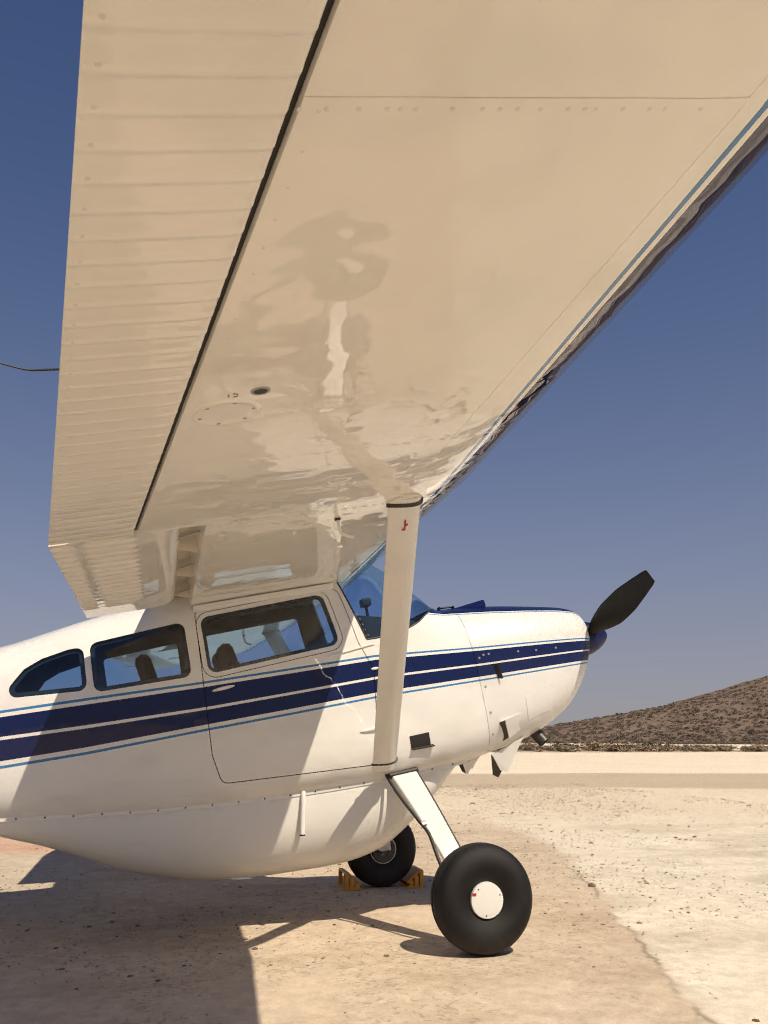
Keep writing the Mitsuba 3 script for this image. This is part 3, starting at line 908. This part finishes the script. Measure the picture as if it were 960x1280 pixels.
    rivet_row(-1.43, 2.55, float(gap_x(4.9)) + 0.03, 4.9, 0.09)
    rv = np.array(rv)
    dome = trimesh.creation.icosphere(subdivisions=1)
    dome = dome.slice_plane([0, 0, 0.05], [0, 0, -1])
    dv, df = dome.vertices * [0.0038, 0.0038, 0.0011], dome.faces
    zr = low_z(rv[:, 1]) + lower(le_x(rv[:, 1]) - rv[:, 0])
    V = (dv[None] + np.stack([rv[:, 0], s * rv[:, 1], zr], 1)[:, None]).reshape(-1, 3)
    Fr = (df[None] + (np.arange(len(rv)) * len(dv))[:, None, None]).reshape(-1, 3)
    put(f'{wing}__rivets', (V, Fr), 'white_paint', True, kind='stuff')
    # lap rivets of the tip panel (bigger), trailing-edge rivets of the aileron
    big = [trimesh.creation.cylinder(0.0044, 0.0022, sections=10, transform=trimesh.transformations.translation_matrix([x, s * 4.952 if False else s * 4.905, float(low_z(4.905)) + float(lower(le_x(4.905) - x))])) for x in
           (-1.19, -1.15, -1.10, -1.055, -1.035, -1.01, -0.95, -0.90, -0.87, -0.84, -0.80, -0.75, -0.72, -0.70, -0.65, -0.60, -0.57, -0.50)]
    big += [trimesh.creation.cylinder(0.0036, 0.0040, sections=10, transform=trimesh.transformations.translation_matrix([float(te_x(y)) + 0.022, s * y, float(low_z(y)) - 0.001])) for y in np.arange(2.6, 5.2, 0.077)]
    put(f'{wing}__lap_rivets', cat(*big), 'white_paint', 30, kind='stuff')
    # round inspection cover with its screws, a drain hole and a small placard
    zi = float(low_z(3.73))
    th = np.linspace(0, 2 * np.pi, 49)[:-1]
    rows = [np.stack([-1.215 + r * np.cos(th), s * (3.73 + r * np.sin(th)), np.full(48, zi) - h], 1) for r, h in ((0.098, -0.002), (0.096, 0.002), (0.092, 0.0050), (0.086, 0.0060), (0.079, 0.0048), (0.068, 0.0036), (0.03, 0.0040), (0.001, 0.0044))]
    cov = put(f'{wing}__inspection_cover', grid_mesh(np.stack(rows), True, False), 'wing_paint', 70)
    put(f'{cov}' if False else f'{wing}__cover_screws', cat(*[trimesh.creation.cylinder(0.006, 0.004, sections=10, transform=trimesh.transformations.translation_matrix([-1.215 + 0.076 * math.cos(t), s * (3.73 + 0.076 * math.sin(t)), zi - 0.003])) for t in np.arange(6) * math.pi / 3 + 0.3]), 'bare_metal', 30, kind='stuff')
    put(f'{wing}__drain_hole', trimesh.creation.annulus(0.019, 0.026, 0.003, sections=28, transform=trimesh.transformations.translation_matrix([-1.135, s * 3.86, float(low_z(3.86)) - 0.001])), 'bare_metal', 30)
    put(f'{wing}__hole_shade', trimesh.creation.cylinder(0.019, 0.002, sections=28, transform=trimesh.transformations.translation_matrix([-1.135, s * 3.86, float(low_z(3.86)) - 0.0008])), 'black_trim')  # black disc standing for the shade inside the drain hole
    pl = []
    for q_, (cx_, cy_) in enumerate(((-1.205, 3.845), (-1.215, 3.815))):
        for t0 in (0.5, 2.6, 4.7):
            tt = np.linspace(t0, t0 + 1.25, 7)
            pl.append(tube(np.stack([cx_ + 0.013 * np.cos(tt), s * (cy_ + 0.011 * np.sin(tt)), np.full(7, float(low_z(cy_)) - 0.0004)], 1), 0.0016, 5))
    put(f'{wing}__placard_marks', cat(*pl), 'black_trim')
    # fuel vent: short bent tube behind the strut
    z0 = float(low_z(2.30))
    put(f'{wing}__fuel_vent', tube(smooth_path([[-0.62, s * 2.30, z0 + 0.02], [-0.62, s * 2.30, z0 - 0.03], [-0.617, s * 2.30, z0 - 0.06], [-0.585, s * 2.30, z0 - 0.088], [-0.56, s * 2.30, z0 - 0.095]]), 0.008, 10), 'white_paint', True)
    put(f'{wing}__vent_grommet', trimesh.creation.cylinder(0.014, 0.010, sections=14, transform=trimesh.transformations.translation_matrix([-0.62, s * 2.30, z0 - 0.004])), 'black_trim', 30)
    # static wick at the aileron trailing edge
    yw = 4.08
    xw, zw = float(te_x(yw)), float(low_z(yw))
    put(f'{wing}__static_wick', tube(smooth_path([[xw + 0.02, s * yw, zw + 0.004], [xw - 0.05, s * yw, zw + 0.006], [xw - 0.11, s * (yw + 0.012), zw + 0.020], [xw - 0.165, s * (yw + 0.03), zw + 0.040]]), [*np.linspace(0.0032, 0.0012, 24)], 6), 'black_trim', True)

# centre roof skin above the cabin between the wings is the hull itself; fairing strip at each root
for s in (-1, 1):
    xs = np.linspace(-0.30, -1.20, 40)
    rows = []
    for dy, dz in ((0.02, -0.035), (0.035, -0.012), (0.07, 0.002)):
        y_ = side_y(xs, np.full_like(xs, 2.185)) + dy - 0.02
        rows.append(np.stack([xs, s * y_, 2.207 + dz + 0 * xs], 1))
    P_ = np.stack(rows, 1)
    put(f'{AC}__root_fairing', grid_mesh(P_ if s > 0 else P_[:, ::-1]), 'white_paint', True)

# ------------------------------------------------------------------ struts
def foil(c, t, n=28):
    a = np.linspace(0, 2 * np.pi, n, endpoint=False)
    x = np.cos(a)
    y = np.sin(a) * (0.62 + 0.38 * x) * t / 2 * 1.25
    return np.stack([x * c / 2, y], 1)


for s in (-1, 1):
    p0, p1 = np.array([-0.205, s * 0.555, 1.01]), np.array([-0.345, s * 2.475, 2.262])
    ax = p1 - p0; ax /= np.linalg.norm(ax)
    ux = np.array([1.0, 0, 0]) - ax * ax[0]; ux /= np.linalg.norm(ux)
    un = np.cross(ax, ux)
    sec = foil(0.152, 0.055)
    rows = [p0 + (p1 - p0) * t + sec[:, :1] * ux * k + sec[:, 1:] * un * k for t, k in zip(np.linspace(0, 1, 30), np.ones(30))]
    st = put(f'{AC}__wing_strut', grid_mesh(np.stack(rows), True, True), 'white_paint', 40, label='streamlined white strut from the belly up to the wing')
    def cuff(t, length, grow):
        c = p0 + (p1 - p0) * t
        return grid_mesh(np.stack([c + ax * h + (sec[:, :1] * ux + sec[:, 1:] * un) * g for h, g in ((-length / 2, 1.0), (-length / 2, grow), (length / 2, grow), (length / 2, 1.0))]), True, True)
    put(f'{st}__lower_cuff', cuff(0.035, 0.016, 1.13), 'black_trim', 30)
    put(f'{st}__upper_cuff', cuff(0.986, 0.022, 1.12), 'black_trim', 30)
    put(f'{st}__band', cuff(0.235, 0.004, 1.02), 'white_paint', 30)
    # small red painted mark just under the upper cuff, on the outer face
    c = p0 + (p1 - p0) * 0.935
    side = un if (un[1] * s) > 0 else -un
    off = float(np.abs(sec[:, 1]).max())
    mk = [plate([c + side * (off * 0.99) + ux * a_ + ax * b_ for a_, b_ in q_], 0.003) for q_ in (
        [(-0.003, -0.035), (0.004, -0.035), (0.004, 0.03), (-0.003, 0.03)], [(0.004, -0.008), (0.014, -0.004), (0.014, 0.004), (0.004, 0.0)], [(-0.012, -0.036), (-0.003, -0.032), (-0.003, -0.024), (-0.012, -0.028)])]
    put(f'{st}__red_mark', cat(*mk), 'red_paint')

# ------------------------------------------------------------------ landing gear (legs in body frame, wheels upright in the world)
TR = 1.15
RAD = 0.283
for s in (-1, 1):
    top, bot = np.array([-0.085, s * 0.44, 1.005]), None
    axle_w = np.array([0.0, s * TR, RAD])
    axle = axle_w @ BW            # world to body
    tip = axle + np.array([0.0, -s * 0.135, 0.0])
    n = 24
    t = np.linspace(0, 1, n)[:, None]
    line = top + (tip - top) * t + np.array([0, 0, 1.0]) * (0.03 * np.sin(np.pi * t))
    w = 0.085 + (0.052 - 0.085) * t
    ax = (tip - top) / np.linalg.norm(tip - top)
    ux = np.array([1.0, 0, 0]); nn = np.cross(ax, ux); nn /= np.linalg.norm(nn)
    th = 0.013
    rows = []
    for a_, b_ in ((1, 0.6), (0.9, 1), (-0.9, 1), (-1, 0.6), (-1, -0.6), (-0.9, -1), (0.9, -1), (1, -0.6)):
        rows.append(line + a_ * w * ux + b_ * th * nn)
    leg = put(f'{AC}__gear_leg', grid_mesh(np.stack(rows, 1), True, True), 'white_paint', 30, label='flat white spring steel gear leg')
    out_n = nn if nn[2] > 0 else -nn
    # added black tube as the shade on the front edge, dark boot where the leg leaves the belly
    put(f'{leg}__edge_shade', tube(line[1:] + 1.02 * w[1:] * ux, 0.0105, 8), 'black_trim', True)
    put(f'{leg}__boot', rbox((0.20, 0.035, 0.040), line[2] + out_n * 0.002, 0.012, np.stack([ux, ax, nn], 1)), 'black_trim', 40)
    # brake hose down the rear edge, with a clip
    hose = np.stack([line[0] - 1.25 * w[0] * ux + out_n * 0.012 + ax * 0.03, line[5] - 1.42 * w[5] * ux + out_n * 0.012, line[11] - 1.22 * w[11] * ux + out_n * 0.014, line[14] - 1.05 * w[14] * ux + out_n * 0.014,
                     line[17] - 1.5 * w[17] * ux + out_n * 0.02, line[21] - 1.75 * w[21] * ux, line[23] - 0.6 * w[23] * ux - out_n * 0.02])
    put(f'{leg}__brake_hose', tube(smooth_path(hose, 40), 0.0105, 8), 'black_trim', True)
    put(f'{leg}__hose_clip', rbox((0.035, 0.03, 0.03), line[12] - 0.95 * w[12] * ux + out_n * 0.012, 0.006, np.stack([ux, ax, nn], 1)), 'bare_metal', 40)
    put(f'{leg}__axle', tube([axle - [0, s * 0.15, 0], axle + [0, s * 0.08, 0]], 0.028, 14), 'dark_metal', 40)
    # wheel, world frame, axis along y
    def spin(prof, n=72):
        a = np.linspace(0, 2 * np.pi, n, endpoint=False)
        p = np.asarray(prof, float)
        P = np.stack([p[None, :, 0] * np.cos(a)[:, None], np.broadcast_to(p[None, :, 1], (n, len(p))), p[None, :, 0] * np.sin(a)[:, None]], -1)
        P = np.concatenate([P, P[:1]], 0)
        return grid_mesh(P)
    def tyre_profile():
        pts = [(0.086, 0.066), (0.096, 0.076), (0.112, 0.084), (0.135, 0.095), (0.160, 0.104), (0.190, 0.108), (0.220, 0.104), (0.247, 0.092), (0.264, 0.076), (0.2745, 0.056)]
        for g in (0.056, 0.030, 0.0):
            pass
        crown = [(0.2790, 0.046), (0.2805, 0.040), (0.2755, 0.0385), (0.2755, 0.0325), (0.2818, 0.031), (0.2835, 0.0135), (0.2785, 0.012)]
        half = pts + crown
        return [(r, s * y) for r, y in half] + [(r, -s * y) for r, y in half[::-1]]
    ty = spin(tyre_profile(), 96)
    ty.vertices[:, 2] = np.maximum(ty.vertices[:, 2] + RAD, -0.0 + 0.002 * np.abs(ty.vertices[:, 0]))
    bulge = np.clip(1 - ty.vertices[:, 2] / 0.09, 0, 1)
    ty.vertices[:, 1] *= 1 + 0.10 * bulge
    ty.vertices += [0, s * TR, 0]
    wk = put(f'{AC}__main_wheel', trimesh.Trimesh(*[spin([(0.02, s * 0.055), (0.080, s * 0.060), (0.084, s * 0.078), (0.092, s * 0.080), (0.094, s * 0.070), (0.090, s * 0.05), (0.100, -s * 0.05), (0.112, -s * 0.078), (0.100, -s * 0.084), (0.09, -s * 0.06), (0.03, -s * 0.05)]).vertices + axle_w, spin([(0, 0)] * 11).faces], process=False), 'white_paint', 40, 'world')
    put(f'{wk}__tyre', ty, 'rubber', 40, 'world', label='smooth black balloon tyre')
    put(f'{wk}__hubcap', trimesh.Trimesh(spin([(0.001, s * 0.093), (0.05, s * 0.0925), (0.084, s * 0.0905), (0.0905, s * 0.089), (0.092, s * 0.080)]).vertices + axle_w, spin([(0, 0)] * 5).faces, process=False), 'white_paint', 40, 'world',
        label='plain white disc hubcap')
    for t0 in (0.35, 2.3, 4.6):
        q_ = axle_w + np.array([0.076 * math.cos(t0), s * 0.0915, 0.076 * math.sin(t0)])
        put(f'{wk}__hubcap__screw' if False else f'{wk}__hubcap_screw', trimesh.creation.cylinder(0.0042, 0.003, sections=10, transform=np.array([[1, 0, 0, q_[0]], [0, 0, 1, q_[1]], [0, -1, 0, q_[2]], [0, 0, 0, 1.0]])), 'dark_metal', 30, 'world')
    if s < 0:
        put(f'{wk}__red_slip_mark', rbox((0.020, 0.003, 0.015), axle_w + [-0.074, s * 0.0915, 0.032], 0.001), 'red_paint', False, 'world')
    # brake disc and caliper on the inner side
    put(f'{wk}__brake_disc', trimesh.creation.annulus(0.045, 0.092, 0.008, sections=48, transform=np.array([[1, 0, 0, 0], [0, 0, 1, s * (TR - 0.100)], [0, -1, 0, RAD], [0, 0, 0, 1.0]])), 'dark_metal', 30, 'world')
    put(f'{wk}__brake_caliper', rbox((0.07, 0.06, 0.05), [-0.075, s * (TR - 0.105), RAD + 0.03], 0.01), 'bare_metal', 40, 'world')

# ------------------------------------------------------------------ nose: spinner, propeller, exhaust, cowl fittings
HUBX, HUBZ = 1.655, 1.562
a = np.linspace(0, 1, 26)
rows = []
for u in np.linspace(0, 1, 26):
    r = 0.132 * (1 - u ** 1.85) ** 0.62 if u < 1 else 0.001
    x = 1.600 + 0.235 * u
    an = np.linspace(0, 2 * np.pi, 40, endpoint=False)
    rows.append(np.stack([np.full(40, x), max(r, 0.001) * np.cos(an), HUBZ + max(r, 0.001) * np.sin(an)], 1))
prop = put(f'{AC}__propeller', trimesh.creation.cylinder(0.06, 0.10, sections=24, transform=np.array([[0, 0, 1, HUBX - 0.02], [0, 1, 0, 0], [-1, 0, 0, HUBZ], [0, 0, 0, 1.0]])), 'dark_metal', 30, label='black two-blade propeller')
put(f'{prop}__spinner', grid_mesh(np.stack(rows), True, True), 'navy_paint', True, label='dark blue pointed spinner')
ANG = math.radians(164.6)
BL = PchipInterpolator([0.06, 0.14, 0.22, 0.34, 0.5, 0.68, 0.85, 0.99, 1.085, 1.10], np.array([
    # chord, thickness, twist
    [0.070, 0.060, 62], [0.085, 0.050, 60], [0.120, 0.036, 55], [0.160, 0.026, 44], [0.190, 0.020, 33], [0.188, 0.016, 26], [0.160, 0.012, 21], [0.128, 0.009, 18], [0.100, 0.007, 17], [0.088, 0.004, 17]]))
for k in range(2):
    ang = ANG + k * math.pi
    ra = np.array([0, math.cos(ang), math.sin(ang)])          # along the blade
    ta = np.array([0, -math.sin(ang), math.cos(ang)])         # tangential
    fx = np.array([1.0, 0, 0])
    rows = []
    for r in np.r_[np.linspace(0.06, 1.05, 44), 1.07, 1.09, 1.10]:
        c, t, tw = BL(r)
        tw = math.radians(tw)
        sc = foil(c, t, 24)
        ch = math.cos(tw) * ta * -1 + math.sin(tw) * fx * -1
        nm = np.cross(ra, ch)
        rows.append(np.array([HUBX, 0, HUBZ]) + ra * r + sc[:, :1] * ch + sc[:, 1:] * nm)
    put(f'{prop}__blade', grid_mesh(np.stack(rows), True, True), 'blade_paint', 40)

# exhaust stub, starboard and port
for s in (-1, 1):
    p = np.array([[0.93, s * 0.20, 1.10], [0.955, s * 0.235, 1.03], [0.985, s * 0.26, 0.97], [1.012, s * 0.285, 0.918]])
    pts = smooth_path(p, 12)
    wall_ = grid_mesh(np.concatenate([tube(pts, 0.043, 18, False).vertices.reshape(12, 18, 3), tube(pts, 0.037, 18, False).vertices.reshape(12, 18, 3)[::-1]], 0), True)
    ex = put(f'{AC}__exhaust_pipe', wall_, 'dark_metal', 40, label='dark metal exhaust stub')
    put(f'{ex}__collar', tube(pts[2:5], 0.050, 18), 'dark_metal', 40)

# cowl flaps hanging open at the lower rear of the cowling
for s in (-1, 1):
    y0 = s * 0.40
    f1 = plate([[0.83, s * 0.365, 0.995], [0.575, s * 0.385, 0.925], [0.625, s * 0.345, 0.815], [0.675, s * 0.335, 0.795]], 0.012)
    k = put(f'{AC}__cowl_flap', f1, 'white_paint')
    put(f'{k}__flap_bracket', plate([[0.572, s * 0.38, 0.925], [0.64, s * 0.335, 0.815], [0.62, s * 0.30, 0.775], [0.585, s * 0.30, 0.80], [0.60, s * 0.33, 0.86]], 0.03), 'dark_metal')
    f2 = plate([[0.52, s * 0.30, 0.93], [0.40, s * 0.28, 0.905], [0.43, s * 0.22, 0.83], [0.50, s * 0.23, 0.885]], 0.012)
    put(f'{AC}__cowl_flap', f2, 'white_paint')
# scoop on the cowl side: wedge whose mouth faces aft
def cowl_pt(x, z, s, out=0.0):
    return np.array([x, s * (float(side_y(x, z)) + out), z])


for s in (-1,):
    A, B, C_, D = cowl_pt(0.665, 1.135, s, 0.04), cowl_pt(0.83, 1.155, s, -0.003), cowl_pt(0.815, 1.055, s, -0.004), cowl_pt(0.70, 1.01, s, 0.035)
    E_, F_ = cowl_pt(0.635, 1.125, s, -0.006), cowl_pt(0.66, 0.985, s, -0.006)
    v = np.array([A, B, C_, D, E_, F_])
    put(f'{AC}__cowl_scoop', trimesh.convex.convex_hull(v), 'white_paint', label='small wedge scoop low on the cowling')
    tri = np.array([A, D, F_, E_]) + np.array([-0.004, s * 0.0015, 0])
    put(f'{AC}__scoop_mouth', plate(A + (tri - A) * 0.92 + (tri.mean(0) - A) * 0.05, 0.003), 'dark_metal')
# dark slot with lip on the cowl side
    z_ = np.array([1.168, 1.095]); x_ = np.array([0.0, 0.13])
    def patch(x0, x1, z0, z1, out, nx=8, nz=6):
        xx, zz2 = np.meshgrid(np.linspace(x0, x1, nx), np.linspace(z0, z1, nz), indexing='ij')
        return grid_mesh(np.stack([xx, s * (side_y(xx, zz2) + out), zz2], -1))
    vb = put(f'{AC}__side_vent', patch(-0.005, 0.128, 1.088, 1.165, 0.003), 'black_trim')
    put(f'{vb}__lip', plate([cowl_pt(-0.008, 1.088, s, 0.0), cowl_pt(0.142, 1.085, s, 0.0), cowl_pt(0.148, 1.075, s, 0.030), cowl_pt(-0.004, 1.080, s, 0.022)], 0.006), 'dark_metal')
    # thin upright vane on the stripe
    put(f'{AC}__cowl_vane', plate([cowl_pt(0.675, 1.505, s, -0.004), cowl_pt(0.690, 1.405, s, -0.004), cowl_pt(0.712, 1.40, s, 0.030), cowl_pt(0.700, 1.50, s, 0.030)], 0.006), 'black_trim')
    # oil door: slightly proud panel
    xx, zz2 = np.meshgrid(np.linspace(0.86, 1.06, 12), np.linspace(0, 1, 10), indexing='ij')
    zl_ = 1.10 + (xx - 0.86) * 0.15
    zz2 = zl_ + zz2 * (0.15 + (xx - 0.86) * 0.10)
    P_ = np.stack([xx, s * (side_y(xx, zz2) + 0.0025), zz2], -1)
    P_ = np.pad(P_, ((1, 1), (1, 1), (0, 0)), mode='edge')
    for sl in (np.s_[0], np.s_[-1], np.s_[:, 0], np.s_[:, -1]):
        P_[sl][..., 1] -= s * 0.006
    put(f'{AC}__oil_door', grid_mesh(P_), 'white_paint', 50)
# cowl screws along the seam
sc = []
for s in (-1, 1):
    for x_, z_ in ((0.585, 1.56), (0.585, 1.37), (0.583, 1.20), (0.580, 1.06), (0.62, 1.575), (0.66, 1.575), (0.88, 1.555), (1.02, 1.54), (1.18, 1.53)):
        y_ = float(side_y(x_, z_))
        sc.append(trimesh.creation.cylinder(0.008, 0.006, sections=12, transform=np.array([[1, 0, 0, x_], [0, 0, 1, s * y_], [0, -1, 0, z_], [0, 0, 0, 1.0]])))
put(f'{AC}__cowl_fasteners', cat(*sc), 'bare_metal', 30, kind='stuff')
# navy hump and hinge block on top of the cowl deck
put(f'{AC}__cowl_top_scoop', trimesh.convex.convex_hull([[0.56, -0.20, 1.935], [0.84, -0.20, 1.915], [0.84, -0.08, 1.92], [0.56, -0.08, 1.94], [0.825, -0.19, 1.966], [0.825, -0.10, 1.966], [0.84, -0.19, 1.960], [0.84, -0.10, 1.960]]), 'navy_matte')
put(f'{AC}__deck_hinge', cat(rbox((0.012, 0.05, 0.06), (0.50, -0.16, 1.94), 0.004), rbox((0.012, 0.05, 0.06), (0.605, -0.16, 1.93), 0.004), tube([[0.50, -0.16, 1.962], [0.605, -0.16, 1.955]], 0.007, 8)), 'navy_paint', 30)

# tail, out of the picture but part of the aeroplane
def surface(root, tip, c0, c1, t0, t1, up):
    rows = []
    for u in np.linspace(0, 1, 12):
        sc_ = foil(c0 + (c1 - c0) * u, (t0 + (t1 - t0) * u), 30)
        o = np.asarray(root) + (np.asarray(tip) - np.asarray(root)) * u
        n_ = np.array([0, 1.0, 0]) if up else np.array([0, 0, 1.0])
        rows.append(o + sc_[:, :1] * np.array([1.0, 0, 0]) + sc_[:, 1:] * n_)
    return grid_mesh(np.stack(rows), True, True)


put(f'{AC}__fin', surface([-5.35, 0, 2.0], [-5.85, 0, 3.30], 1.35, 0.72, 0.10, 0.06, True), 'white_paint', 40)
for s in (-1, 1):
    put(f'{AC}__tailplane', surface([-5.45, s * 0.05, 2.0], [-5.58, s * 1.62, 2.0], 0.98, 0.66, 0.085, 0.05, False), 'white_paint', 40)
tw = np.array([-5.45, 0, 1.62])
tww = BW @ tw
put(f'{AC}__tail_wheel', trimesh.creation.torus(0.10, 0.045, major_sections=30, minor_sections=14, transform=np.array([[1, 0, 0, tww[0] - 0.25], [0, 0, 1, 0], [0, -1, 0, 0.145], [0, 0, 0, 1.0]])), 'rubber', 40, 'world')
put(f'{AC}__tail_spring', tube(np.stack([tww + [0.25, 0, 0.05], tww + [-0.05, 0, 0.0], [tww[0] - 0.25, 0, 0.145]]), 0.022, 8), 'dark_metal', True, 'world')

labels[AC] = {'label': 'white high-wing propeller aeroplane with navy stripes, parked on the sand', 'category': 'aeroplane'}

# ------------------------------------------------------------------ wheel chocks at the port wheel
def chock(xc, direction, label):
    """direction: the way the ramp faces, towards the tyre"""
    key = numbered('wheel_chock')
    y0, y1 = TR - 0.13, TR + 0.13
    L, H = 0.128, 0.118
    def wedge(ya, yb, k):
        p = np.array([(0, 0), (0, H), (0.03, H), (L, 0.035), (L, 0)]) * k
        v = np.vstack([[[xc + direction * a_, y, b_ + 0.002] for a_, b_ in p] for y in (ya, yb)])
        return trimesh.convex.convex_hull(v)
    core = wedge(y0 + 0.005, y1 - 0.005, 0.97)
    scene[key + '__core'] = None
    del scene[key + '__core']
    put(f'{key}__core', core, 'chock_red', False, 'world')
    # side ribs
    ribs = []
    for yy in (y0, y1 - 0.012):
        for a_ in (0.0, 0.042, 0.084):
            h = H if a_ < 0.03 else H - (a_ + 0.026 - 0.03) * (H - 0.035) / (L - 0.03)
            ribs.append(trimesh.creation.box((0.030, 0.018, h), trimesh.transformations.translation_matrix([xc + direction * (a_ + 0.012), yy + 0.006, h / 2 + 0.002])))
    ramp = plate([[xc + direction * 0.0, y0, H + 0.004], [xc + direction * 0.03, y0, H + 0.004], [xc + direction * 0.03, y1, H + 0.004], [xc, y1, H + 0.004]], 0.012)
    slope = plate([[xc + direction * 0.03, y0, H], [xc + direction * L, y0, 0.038], [xc + direction * L, y1, 0.038], [xc + direction * 0.03, y1, H]], 0.010)
    foot = trimesh.creation.box((L, 0.26, 0.014), trimesh.transformations.translation_matrix([xc + direction * L / 2, TR, 0.007]))
    for r_ in ribs:
        put(f'{key}__rib', r_, 'chock_paint', False, 'world')
    put(f'{key}__ramp', cat(ramp, slope), 'chock_paint', False, 'world')
    put(f'{key}__foot', foot, 'chock_paint', False, 'world')
    labels[key] = {'label': label, 'category': 'wheel chock', 'group': 'orange chocks at the far wheel'}


chock(-0.312, 1, 'orange ribbed wheel chock behind the far tyre, on its tail side')
chock(0.312, -1, 'orange ribbed wheel chock before the far tyre, on its nose side')
